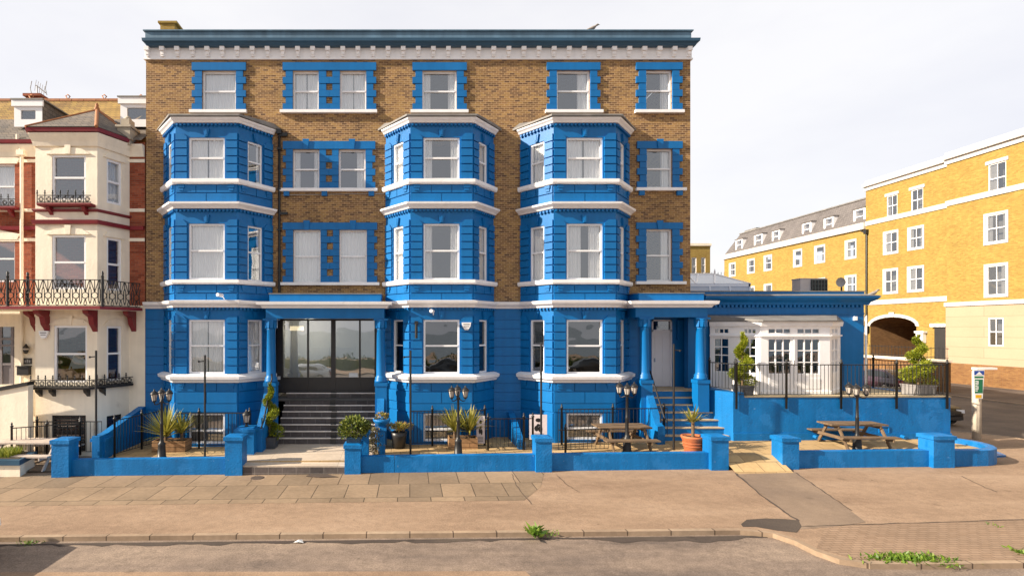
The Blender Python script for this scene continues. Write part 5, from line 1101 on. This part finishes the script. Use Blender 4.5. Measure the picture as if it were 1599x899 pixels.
# balcony
BZ = 5.12; bp_ = [(-18, -1.9), (-10.45, -1.9), (-9.9, -.25)]
mb = MB(); mb.prism([(-18, -1.98), (-10.42, -1.98), (-9.86, -.1), (-18, -.1)], BZ-.1, BZ); bal = mb.build('balcony', 'cream', house)
mb = MB(); mb.sweep(bp_, [(.06, BZ-.09), (.11, BZ-.09), (.11, BZ+.015), (.06, BZ+.015)]); mb.build('edge', 'maroon', bal)
def ironwork(path, z0, h, name, parent, pitch, small=False):
    mb = MB(); r = .016
    for p0, p1 in zip(path, path[1:]):
        F, Ln = frame(p0, p1); n = max(1, round(Ln/pitch)); pt_ = Ln/n
        P = lambda u, z: F.p(u, 0, z0+z)
        for zz in ((0.04, h) if not small else (.03, h*.62)): mb.tube([P(0, zz), P(Ln, zz)], .016, 5)
        for k in range(n):
            u0 = k*pt_; c = u0+pt_/2; q = pt_*.42
            if not small:
                zc = h*.42
                mb.tube([P(c+q*.8*math.cos(a*.6283), zc+q*.8*math.sin(a*.6283)) for a in range(11)], r, 4)
                mb.tube([P(u0, h*.75), P(u0+q*.3, h*.62), P(u0+q*.3, h*.25), P(u0, h*.1)], r, 4); mb.tube([P(u0+pt_, h*.75), P(u0+pt_-q*.3, h*.62), P(u0+pt_-q*.3, h*.25), P(u0+pt_, h*.1)], r, 4)
                mb.tube([P(u0, h*.75), P(u0, h)], r, 4); mb.tube([P(c, h), P(c, zc+q*.8)], r, 4); mb.tube([P(c-q, h*.98), P(c-q*.5, h*.75), P(c, zc+q*.8)], r, 4); mb.tube([P(c+q, h*.98), P(c+q*.5, h*.75), P(c, zc+q*.8)], r, 4)
                mb.tube([P(c, zc-q*.8), P(c-q*.4, h*.1), P(c, .05), P(c+q*.4, h*.1), P(c, zc-q*.8)], r, 4)
            else:
                zc = h*.32; mb.tube([P(c+q*.75*math.cos(a*.7854), zc+q*.75*math.sin(a*.7854)) for a in range(9)], r, 4); mb.tube([P(u0, 0), P(u0, h)], r*1.2, 4)
                mb.tube([P(u0-.03, h*.78), P(u0, h*.9), P(u0+.03, h*.78)], r, 4); mb.tube([P(u0, h*.92), P(u0, h*1.06)], .022, 5); mb.tube([P(c-q*.5, zc), P(c, zc+q*.5), P(c+q*.5, zc), P(c, zc-q*.5), P(c-q*.5, zc)], r*.8, 4)
    return mb.build(name, 'iron', parent)
ironwork(bp_, BZ, .9, 'railing', bal, .32)
for x, y in ((px_at(12, -1.9), -1.9), (px_at(160, -1.9), -1.9), (-13.0, -1.7)):
    mb = MB(); mb.tube([(x, y, BZ), (x, y, BZ+1.0)], .045, 8); mb.lathe(x, y, [(.06, BZ+1.0), (.03, BZ+1.05), (.05, BZ+1.12), (.005, BZ+1.2)], 8); mb.build('railing_post', 'iron', bal)
for px in (31, 64, 140, 211):
    Y = -1.5 if px > 50 else -.9; x = px_at(px, Y) if px < 200 else -10.25; yb = -BD if px in (64, 140) else -.02
    mb = MB(); F = Fr(x, yb, R(90)); f_ = -1
    G = Fr(x, yb, R(-90)); mb.fprism(G, [(0, BZ-.11), (.62, BZ-.11), (.58, BZ-.22), (.30, BZ-.34), (.22, BZ-.6), (.10, BZ-.72), (.0, BZ-.85)], -.09, .09); mb.build('bracket', 'maroon', bal)
def guard(path, z0, h, m_shelf, brs, name):
    mb = MB(); mb.sweep([(p[0], p[1]) for p in path], [(-.28, z0-.09), (.0, z0-.09), (.04, z0-.05), (.04, z0), (-.28, z0)]); g = mb.build(name, m_shelf, house); ironwork(path, z0, h, 'railing', g, .26, True)
    for (x, y) in brs: mb = MB(); G = Fr(x, y, R(-90)); mb.fprism(G, [(0, z0-.1), (.24, z0-.1), (.2, z0-.2), (.06, z0-.3), (0, z0-.36)], -.06, .06); mb.build('bracket', m_shelf, g)
zg = pz_at(317, -1.45); guard([(px_at(58, -1.45), -1.45), (px_at(142, -1.45), -1.45)], zg, .42, 'maroon', [(px_at(77, -1.3), -BD), (px_at(132, -1.3), -BD)], 'window_guard')
zg = pz_at(604, -1.45); guard([(px_at(48, -1.45), -1.45), (-11.05, -1.45), (-10.22, -.15)], zg, .38, 'iron', [(px_at(60, -1.3), -BD), (px_at(81, -1.3), -BD), (px_at(135, -1.3), -BD), (-10.85, -.9)], 'window_guard')
zg = pz_at(322, -.3); guard([(-16.3, -.3), (px_at(24, -.3), -.3)], zg, .42, 'maroon', [(px_at(18, -.1), -.02)], 'window_guard')
# front door, lantern, sign, mailbox, alarm, step wall
d = MB(); d.fbox(FW, hd[0]+.1, hd[1]-.02, -.14, -.08, hd[2], hd[3]); 
for u in (hd[1]-.12, hd[1]-.55, hd[1]-1.0): d.fbox(FW, u-.05, u+.05, -.08, -.03, hd[2], hd[3])
for zz in (hd[2]+.75, hd[2]+1.45, hd[3]-.45): d.fbox(FW, hd[0]+.1, hd[1]-.02, -.08, -.035, zz-.04, zz+.04)
dr = d.build('front_door', mat('grey_door', (.20, .18, .19), .5, .05), house)
p = MB(); p.face([FW.p(hd[0]+.1, -.06, hd[2]+.8), FW.p(hd[1]-.1, -.06, hd[2]+.8), FW.p(hd[1]-.1, -.06, hd[3]), FW.p(hd[0]+.1, -.06, hd[3])]); p.build('pane', 'darkglass', dr, recalc=False)
def wb(name, px0, px1, py0, py1, Y, dep, m_, extra=None):
    mb = MB(); mb.box(px_at(px0, Y), px_at(px1, Y), Y-dep, Y, pz_at(py1, Y), pz_at(py0, Y)); return mb.build(name, m_, house)
x = px_at(40.5, -.15); zc = pz_at(552, -.15); m = MB(); m.lathe(x, -.15, [(.04, zc), (.09, zc+.06), (.11, zc+.22), (.06, zc+.3), (.02, zc+.36)], 6, False); m.tube([(x, -.02, zc+.1), (x, -.15, zc+.02)], .02, 5); wl = m.build('door_lantern', 'iron', house)
m = MB(); m.lathe(x, -.15, [(.085, zc+.08), (.115, zc+.2)], 6, False); m.build('glass', 'frosted', wl)
n_ = wb('name_plate', 32.5, 50, 559, 568, -.03, .03, 'charcoal'); m = MB()
for k in range(4): a = 35+3.4*k; m.box(px_at(a, -.062), px_at(a+2.2, -.062), -.066, -.062, pz_at(566, -.06), pz_at(561+(k % 2), -.06))
m.build('lettering', 'greymetal', n_)
wb('letter_box', 31, 49, 572, 585, -.03, .16, 'iron'); wb('lid', 30, 50, 570.5, 572, -.03, .2, 'iron')
Y = -BD; al = alarm(70, 523, Y-.02, 'small white alarm box on the cream house beside its ground floor window')
t = thing('step_wall', 'cream stair wall with black coping at the left picture edge', 'wall', (-14.5, -1.7, 0)); F = Fr(0, -1.75, 0); mb = MB(); mb.fprism(F, [(-19, 0), (px_at(47, -1.75), 0), (px_at(47, -1.75), pz_at(601, -1.75)), (px_at(-10, -1.75), pz_at(612, -1.75)), (-19, 1.6)], -.15, .1); mb.build('wall_body', 'cream', t)
mb = MB(); mb.fprism(F, [(-19, 1.602), (px_at(-10, -1.75), pz_at(612, -1.75)+.002), (px_at(47, -1.75), pz_at(601, -1.75)+.002), (px_at(48, -1.75), pz_at(595, -1.75)), (px_at(-10, -1.75), pz_at(606, -1.75)), (-19, 1.75)], -.2, .15); mb.build('coping', 'iron', t)
t = thing('tv_aerial', 'thin television aerial on the house chimney', 'aerial', (px_at(58, 5), 5, pz_at(152, 5))); x, y, z = t.location
m = MB(); m.tube([(x, y, z-.2), (x, y, z+.5)], .025, 5); m.build('mast', 'greymetal', t); m = MB(); m.tube([(x-.05, y, z+.55), (x+.4, y, z+.2)], .025, 5)
for k in range(5): q = k/4; m.tube([(x+.4*q-.12, y-.0, z+.55-.3*q-.25), (x+.4*q-.04, y, z+.55-.3*q+.25)], .012, 4)
m.tube([(x-.25, y, z+.75), (x-.32, y, z+.4), (x-.22, y, z+.0)], .02, 4); m.tube([(x+.45, y, z+.75), (x+.38, y, z+.4), (x+.45, y, z+.1)], .02, 4); m.build('elements', 'greymetal', t)

# ------------------------------------------------------------------ yellow brick buildings along the side street
BX = 41.9
def yw(px): return BX*F0/(px-VPX)-CAMD
FB = Fr(BX, 0, R(-90))       # u = -y, outward = -x
def rect(x0, y0, x1, y1, F=FB):
    u0, _ = F.px(x0, 0); u1, _ = F.px(x1, 0); um = ((x0+x1)/2); za = F.px(um, y1)[1]; zb = F.px(um, y0)[1]; return (min(u0, u1), max(u0, u1), za, zb)
def bwindow(parent, F, h, head=False, fr_=.09, full=True, bars=True, st='full'):
    a, b, c, d = h; e = .14 if full else .0
    if full:
        m = MB(); m.fbox(F, a, a+e, -.02, .05, c, d); m.fbox(F, b-e, b, -.02, .05, c, d); m.fbox(F, a+e, b-e, -.02, .05, c, c+e); m.fbox(F, a+e, b-e, -.02, .05, d-e, d); su = m.build('window_surround', 'stone_white', parent)
        a, b, c, d = a+e, b-e, c+e, d-e
    if head: m = MB(); m.fbox(F, a-.15, b+.15, 0, .06, d+.0, d+.25); m.build('lintel', 'stone_white', parent); m = MB(); m.fbox(F, a-.1, b+.1, -.1, .1, c-.12, c); m.build('sill', 'stone_white', parent)
    wn = window(parent, F, a, b, c, d, n=-.05, style=st, split=.5, fw=.07, curt='blind')
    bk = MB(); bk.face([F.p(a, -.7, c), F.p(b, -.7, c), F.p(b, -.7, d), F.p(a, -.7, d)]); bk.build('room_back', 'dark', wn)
    if bars: m = MB(); m.fbox(F, (a+b)/2-.02, (a+b)/2+.02, -.06, -.03, c, d); m.build('glazing_bar', 'upvc', wn)
z0g = gz(18)
# tall block
tall = thing('apartment_block', 'tall yellow brick apartment block with arched passage and cream ground floor', 'apartment block', (46, 20, z0g))
NX = BX-.55; FN = Fr(NX, 0, R(-90)); yn = lambda px: NX*F0/(px-VPX)-CAMD
ya, yb_ = yw(1352), yn(1478.5)
arch_w = [rect(*r) for r in ((1384.7, 305, 1401.6, 337.4), (1422.7, 295, 1441.7, 329), (1379.5, 360, 1403.5, 397), (1417.5, 353, 1443.5, 390), (1379, 419, 1403, 459), (1417, 415, 1443.5, 456))]
au0, au1 = FB.px(1359, 0)[0], FB.px(1431, 0)[0]; az1, azs = 5.35, 4.55
mb = MB(); wallgrid(mb, FB, -ya, -yb_, z0g-.3, 17.3, [(h[0]+.02, h[1]-.02, h[2]+.02, h[3]-.02) for h in arch_w]+[(au0, au1, z0g-.3, az1+.3)], reveal=0)
for h in arch_w: pass
n = 10; cu = (au0+au1)/2; hw_ = (au1-au0)/2
arc = [(cu-hw_*math.cos(math.pi*k/n), azs+(az1-azs)*math.sin(math.pi*k/n)) for k in range(n+1)]
for (a, b), (c, d) in zip(arc, arc[1:]): mb.face([FB.p(a, 0, b), FB.p(c, 0, d), FB.p(c, 0, az1+.3), FB.p(a, 0, az1+.3)])
mb.face([FB.p(-ya, 0, z0g), FB.p(-ya, -20, z0g), FB.p(-ya, -20, 17.3), FB.p(-ya, 0, 17.3)])
mb.build('wall', 'yellow_brick', tall)
mb = MB(); dp = 6.0
for (a, b), (c, d) in zip(arc, arc[1:]): mb.face([FB.p(a, 0, b), FB.p(c, 0, d), FB.p(c, -dp, d), FB.p(a, -dp, b)])
for u in (au0, au1): mb.face([FB.p(u, 0, z0g-.2), FB.p(u, -dp, z0g-.2), FB.p(u, -dp, azs), FB.p(u, 0, azs)])
mb.face([FB.p(au0, -dp, z0g-.2), FB.p(au1, -dp, z0g-.2), FB.p(au1, -dp, az1), FB.p(au0, -dp, az1)]); mb.build('arch_passage', 'brown_brick', tall)
mb = MB(); ar2 = [(cu-(hw_+.28)*math.cos(math.pi*k/n), azs+(az1+.28-azs)*math.sin(math.pi*k/n)) for k in range(n+1)]
for k in range(n): mb.fprism(FB, [arc[k], arc[k+1], ar2[k+1], ar2[k]], .0, .06)
mb.fbox(FB, cu-.25, cu+.25, .06, .1, az1, az1+.42); mb.build('arch_surround', 'stone_white', tall)
mb = MB(); mb.fbox(FB, cu+.3, cu+1.9, -5.9, -5.8, z0g, 2.9); mb.fbox(FB, cu-1.0, cu+.1, -5.9, -5.85, z0g, 2.7); mb.build('passage_gate', 'iron', tall)
near_w = [rect(*r, F=FN) for r in ((1543, 254, 1571.5, 302), (1536.5, 331, 1575, 381), (1537, 411, 1575, 464), (1544, 496, 1568, 540))]
mb = MB(); wallgrid(mb, FN, -yb_, 14, 6.35, 17.3, [(h[0]+.02, h[1]-.02, h[2]+.02, h[3]-.02) for h in near_w[:3]], reveal=0); mb.face([FN.p(-yb_, 0, 0), FN.p(-yb_, -2, 0), FN.p(-yb_, -2, 17.3), FN.p(-yb_, 0, 17.3)]); mb.box(NX, NX+10, -14.2, -14, 0, 17.3); mb.build('front_wall', 'yellow_brick', tall)
mb = MB(); wallgrid(mb, FN, -yb_-.04, 14, 1.75, 6.05, [(near_w[3][0], near_w[3][1], near_w[3][2], near_w[3][3])], n=.05, reveal=.2); mb.face([FN.p(-yb_-.04, .05, 0), FN.p(-yb_-.04, -2, 0), FN.p(-yb_-.04, -2, 6.05), FN.p(-yb_-.04, .05, 6.05)]); mb.build('ground_floor_wall', 'cream_stone', tall)
mb = MB(); mb.fbox(FN, -yb_-.06, 14, 0, .07, z0g-.3, 1.75); mb.build('plinth', 'brown_brick', tall)
mb = MB()
mb.fbox(FN, -yb_-.1, 14, 0, .14, 6.05, 6.35); mb.fbox(FN, -yb_-.06, 14, 0, .08, 13.75, 14.15); mb.fbox(FB, -ya, -yb_-.11, 0, .08, 13.75, 14.15); mb.fbox(FB, -ya, -yb_-.11, 0, .07, 6.5, 6.9)
for F, a, b in ((FB, -ya-.1, -yb_-.12), (FN, -yb_-.1, 14)):
    mb.fbox(F, a, b, 0, .10, 16.95, 17.3); mb.fbox(F, a, b, -.2, .3, 17.3, 17.55); mb.fbox(F, a, b, -.6, .06, 17.55, 17.85)
mb.build('band', 'stone_white', tall)
mb = MB(); mb.box(BX+.1, BX+12, -14, ya, 17.2, 17.6); mb.box(BX+3, BX+4, yb_+2, yb_+4, 17.6, 18.7); mb.build('roof', 'lead', tall)
for k, h in enumerate(arch_w): bwindow(tall, FB, h, head=(k < 2), full=(k >= 2), st=('sides', 'none', 'left')[k % 3])
for k, h in enumerate(near_w): bwindow(tall, FN if k < 3 else Fr(NX-.05, 0, R(-90)), h, head=(k == 0), full=k in (1, 2), st=('left', 'sides', 'right', 'none')[k])
mb = MB(); yq = yw(1354.5); mb.tube([(BX-.1, yq, 3), (BX-.1, yq, 13.1), (BX-.1, yq+.6, 13.4)], .07, 6); mb.box(BX-.25, BX, yq-.15, yq+.15, 13, 13.4); mb.box(BX-.3, BX, yq-.25, yq+.25, 4.0, 4.6); mb.build('downpipe', 'iron', tall)
mb = MB(); yq = yw(1443); mb.box(BX-.35, BX-.02, yq-.3, yq+.5, 4.0, 4.15); mb.box(BX-.3, BX-.02, yq-.2, yq+.4, 3.2, 4.0); mb.build('wall_cabinet', 'white', tall)
mb = MB(); yq = yw(1476); mb.box(BX-.12, BX-.0, yq-.15, yq+.75, z0g, 4.5); dd = mb.build('side_door', 'charcoal', tall)
mb = MB(); mb.box(BX-.3, BX-.0, yq-.3, yq+.95, 4.5, 4.75); mb.build('canopy', 'white', dd)
# mansard wing
wing = thing('mansard_wing', 'long yellow brick wing with grey mansard roof and small dormers', 'apartment block', (46, 40, z0g))
yf = yw(1131); r1 = [rect(*r) for r in ((1138.6, 410, 1149, 432), (1167, 404, 1179, 427), (1193, 398, 1206, 423), (1239, 389, 1253, 417), (1272, 382.6, 1289, 411), (1319.6, 374, 1338, 404.5))]
r2 = [(a, b, c-3.35, d-3.35) for a, b, c, d in r1]
mb = MB(); wallgrid(mb, FB, -yf, -ya-.003, z0g, 13.5, [(h[0]+.02, h[1]-.02, h[2]+.02, h[3]-.02) for h in r1+r2], reveal=0); mb.face([FB.p(-yf, 0, 0), FB.p(-yf, -10, 0), FB.p(-yf, -10, 13.5), FB.p(-yf, 0, 13.5)]); mb.build('wall', 'yellow_brick', wing)
mb = MB(); mb.fbox(FB, -yf-.2, -ya-.003, -.1, .22, 13.5, 14.1); mb.build('cornice', 'stone_white', wing)
mb = MB(); mz = 16.6; mb.mesh([FB.p(-yf, .0, 14.1), FB.p(-ya-.01, .0, 14.1), FB.p(-ya-.01, -1.2, mz), FB.p(-yf+1.5, -1.2, mz), FB.p(-yf, -10, 14.1), FB.p(-yf+1.5, -9, mz), FB.p(-ya-.01, -9, mz), FB.p(-ya-.01, -10, 14.1)], [(0, 1, 2, 3), (0, 3, 5, 4), (3, 2, 6, 5), (4, 5, 6, 7)]); mr = mb.build('mansard_roof', 'mansard', wing)
mb = MB(); mb.fbox(FB, -yf+1.4, -ya-.02, -1.3, -1.1, mz, mz+.12); mb.fbox(FB, -yf+.8, -yf+3.2, -4, -2.2, mz-1, mz+.6); mb.build('ridge', 'lead', mr)
for h in r1+r2: bwindow(wing, FB, h, bars=False, st=random.choice(('sides', 'left', 'none')))
FDm = Fr(BX+.18, 0, R(-90))
for r in ((1149, 374, 1159, 391), (1178, 366, 1190, 385), (1206, 360, 1217, 379), (1253, 348, 1266, 368.5), (1287, 339.5, 1301, 361), (1333.5, 326, 1350.5, 350)):
    h = rect(*r, F=FDm); h = (h[0], min(h[1], -ya-.12), h[2], h[3])
    m = MB(); m.fbox(FDm, h[0]-.06, h[0]+.14, -1.2, .0, h[2], h[3]); m.fbox(FDm, h[1]-.14, h[1]+.06, -1.2, .0, h[2], h[3]); m.fbox(FDm, h[0]+.14, h[1]-.14, -1.2, .0, h[3]-.14, h[3]); m.fbox(FDm, h[0]+.14, h[1]-.14, -1.2, .0, h[2], h[2]+.14); dm = m.build('dormer', 'white', wing)
    m = MB(); m.fbox(FDm, h[0]-.12, h[1]+.12, -1.25, .08, h[3]+.002, h[3]+.1); m.box(BX+.25, BX+1.3, -h[0]+.062, -h[0]+.09, h[2], h[3]); m.build('roof', 'mansard', dm)
    m = MB(); g = -.06; m.fbox(FDm, h[0]+.14, h[1]-.14, -.1, -.04, (h[2]+h[3])/2-.04, (h[2]+h[3])/2+.04); m.build('sash', 'upvc', dm)
    m = MB(); m.face([FDm.p(h[0]+.14, -.08, h[2]+.14), FDm.p(h[1]-.14, -.08, h[2]+.14), FDm.p(h[1]-.14, -.08, h[3]-.14), FDm.p(h[0]+.14, -.08, h[3]-.14)]); m.build('pane', 'glass', dm, recalc=False)
# distant block behind
far = thing('distant_building', 'small distant building with cream and brown walls at the street end', 'building', (44, 62, z0g)); Y = 60
X = lambda px: px_at(px, Y); z = lambda py: pz_at(py, Y); F = Fr(0, Y, 0)
fw_ = [(X(1080), X(1088), z(430), z(402)), (X(1095), X(1102), z(426), z(402))]
mb = MB(); wallgrid(mb, F, X(1050), X(1109), 0, z(384), fw_, reveal=.3); mb.build('wall', 'yellow_brick', far)
mb = MB(); mb.face([(X(1109), Y, 0), (X(1142), Y+6, 0), (X(1142), Y+6, z(384)), (X(1109), Y, z(384))]); mb.build('side_wall', 'brown_brick', far)
mb = MB(); mb.fbox(F, X(1050), X(1110), -.3, .2, z(384), z(380)); mb.prism([(X(1110), Y), (X(1142), Y+6), (X(1110), Y+8)], z(384), z(379)); mb.build('cornice', 'cream', far)
for h in fw_: window(far, F, *h, style='full', fw=.1)
mb = MB()
for k in range(14): x = X(1062)+k*.45; mb.tube([(x, Y-2, z(436)), (x, Y-2, z(427))], .04, 4)
mb.tube([(X(1062), Y-2, z(430)), (X(1110), Y-2, z(430))], .04, 4); mb.build('roof_railing', 'iron', far)
# street wall and railing opposite
sw = thing('street_wall', 'low brown brick wall with pale coping and iron railing across the side street', 'wall', (35.2, 18, z0g))
mb = MB(); mb.box(35, 35.3, 15.1, 40, z0g-.2, 2.15); mb.build('wall_body', 'brown_brick', sw); mb = MB(); mb.box(34.93, 35.37, 15.05, 40, 2.151, 2.32); mb.build('coping', 'cream', sw)
mb = MB()
for k in range(90): y = 15.2+k*.27; mb.tube([(35.15, y, 2.3), (35.15, y, 3.15)], .016, 4)
mb.tube([(35.15, 15.1, 3.05), (35.15, 39, 3.05)], .02, 5); mb.tube([(35.15, 15.1, 2.45), (35.15, 39, 2.45)], .02, 5); mb.build('railing', 'iron', sw)

# ------------------------------------------------------------------ cars
def make_car(lab, body, Ln=4.2, Wd=1.76, H=1.46):
    t = thing('parked_car', lab, 'car', (0, 0, 0), 'parked cars'); w_ = Wd/2
    # stations along x: (x, z bottom, z top of body, half width factor)
    st = [(-Ln/2, .38, .66, .80), (-Ln/2+.08, .26, .80, .92), (-Ln/2+.45, .22, .88, .99), (-.9, .2, .93, 1), (.3, .2, .95, 1), (1.0, .2, .94, 1), (Ln/2-.35, .22, .92, .98), (Ln/2-.06, .28, .86, .90), (Ln/2, .40, .72, .80)]
    m = MB(); V = []; n = 10
    for x, zb, zt, f in st:
        h = zt-zb; a = w_*f
        V += [(x, -a*.82, zb), (x, a*.82, zb), (x, a*.97, zb+.12*h), (x, a, zb+.45*h), (x, a*.99, zb+.75*h), (x, a*.90, zt), (x, -a*.90, zt), (x, -a*.99, zb+.75*h), (x, -a, zb+.45*h), (x, -a*.97, zb+.12*h)]
    k = len(st); fs = [(i*n+j, i*n+(j+1) % n, (i+1)*n+(j+1) % n, (i+1)*n+j) for i in range(k-1) for j in range(n)]+[tuple(range(n-1, -1, -1)), tuple((k-1)*n+j for j in range(n))]
    m.mesh(V, fs, True); bd = m.build('body', body, t)
    cs = [(-1.25, .90, .90, .84), (-.55, .90, H-.06, .74), (.1, .9, H, .73), (.95, .9, H-.04, .72), (1.55, .9, H-.38, .76), (1.8, .88, .92, .82)]
    m = MB(); V = []
    for x, zb, zt, f in cs: V += [(x, -w_*.9, zb-.05), (x, w_*.9, zb-.05), (x, w_*(.9 if zt < 1 else f+.02), max(zb, zt-.06)), (x, w_*f*.86, zt), (x, -w_*f*.86, zt), (x, -w_*(.9 if zt < 1 else f+.02), max(zb, zt-.06))]
    fs = [(i*6+j, i*6+(j+1) % 6, (i+1)*6+(j+1) % 6, (i+1)*6+j) for i in range(5) for j in range(6)]; m.mesh(V, fs, True); m.build('cabin', body, t)
    m = MB()
    for s in (-1, 1):
        y = lambda z: s*(w_*.905-(z-.9)*w_*.30)
        for a in ([(-.98, .95), (-.52, 1.33), (.12, 1.37), (.12, .97)], [(.2, .97), (.2, 1.37), (.9, 1.34), (1.3, 1.1), (1.3, .97)]): m.face([(x, y(z)+s*.012, z) for x, z in a])
    m.face([(-1.2, -w_*.76, .94), (-1.2, w_*.76, .94), (-.6, w_*.6, H-.09), (-.6, -w_*.6, H-.09)][::-1]); m.face([(1.8, -w_*.7, .97), (1.8, w_*.7, .97), (1.58, w_*.58, H-.36), (1.58, -w_*.58, H-.36)]); m.build('window', 'carglass', t, recalc=False)
    for x in (-Ln/2+.78, Ln/2-.78):
        for s in (-1, 1):
            m = MB(); F = Fr(x, 0, 0); c = [(.30*math.cos(a*.3927), .31+.30*math.sin(a*.3927)) for a in range(16)]; yy = s*(w_-.02)
            m.fprism(Fr(x, yy, 0), c, -.11, .11); wh = m.build('wheel', 'rubber', t)
            m = MB(); m.fprism(Fr(x, yy+s*.112, 0), [(.18*math.cos(a*.628), .31+.18*math.sin(a*.628)) for a in range(10)], -.006, .006); m.build('rim', 'chrome', wh)
    for s in (-1, 1):
        m = MB(); m.hexa([(-Ln/2-.015, s*.62-.16, .60), (-Ln/2+.02, s*.62+.16, .60), (-Ln/2+.1, s*.62+.16, .60), (-Ln/2+.1, s*.62-.16, .60), (-Ln/2-.0, s*.62-.16, .74), (-Ln/2+.03, s*.62+.16, .76), (-Ln/2+.12, s*.62+.16, .76), (-Ln/2+.12, s*.62-.16, .74)]); m.build('headlight', 'headlamp', t)
        m = MB(); m.box(Ln/2-.03, Ln/2+.015, s*.62-.12, s*.62+.12, .62, .82); m.build('taillight', 'maroon', t)
        m = MB(); m.box(-.95, -.8, s*(w_+.02)-.09, s*(w_+.02)+.09, .93, 1.05); m.build('mirror', body, t)
    m = MB(); m.box(-Ln/2-.03, -Ln/2+.08, -.7, .7, .30, .44); m.box(-Ln/2-.02, -Ln/2+.05, -.35, .35, .5, .56); m.build('bumper', 'blackplastic', t)
    return t
M['carglass'] = mat('car_glass', (.015, .018, .02), .05, 0, spec=.8)
cp = lambda nm, c: mat(nm, c, .25, 0, coat=.8)
M['car_maroon'] = cp('maroon_car_paint', (.045, .018, .03)); M['car_black'] = mat('black_car_paint', (.010, .011, .013), .4, 0, spec=.3); M['car_silver'] = cp('silver_car_paint', (.5, .52, .54)); M['car_dark'] = cp('dark_car_paint', (.05, .055, .06))
c = make_car('dark maroon hatchback parked across the side street before the brick wall', 'car_maroon'); c.location = (33.0, 17.6, z0g-.09); c.rotation_euler.z = R(-90)
c = make_car('black car parked behind the right end of the terrace, bumper showing', 'car_black'); c.location = (23.3, 5.45, z0g-.09); c.rotation_euler.z = R(90)
v = make_car('silver car parked behind the viewer, mirrored in the entrance glass', 'car_silver', 4.6, 1.8, 1.6); v.location = (-9.0, -24.5, -.18)
b = make_car('dark car parked behind the viewer, mirrored in the bay windows', 'car_dark'); b.location = (3.0, -31.5, -.0); 
dup(b, (16.5, -31.5, .1), 0, 'dark car behind the viewer, mirrored in the right bay window')
k = make_car('black car at the left picture edge, only its corner showing', 'car_black'); k.location = (-10.42, -9.85, -.19); k.rotation_euler.z = R(180)
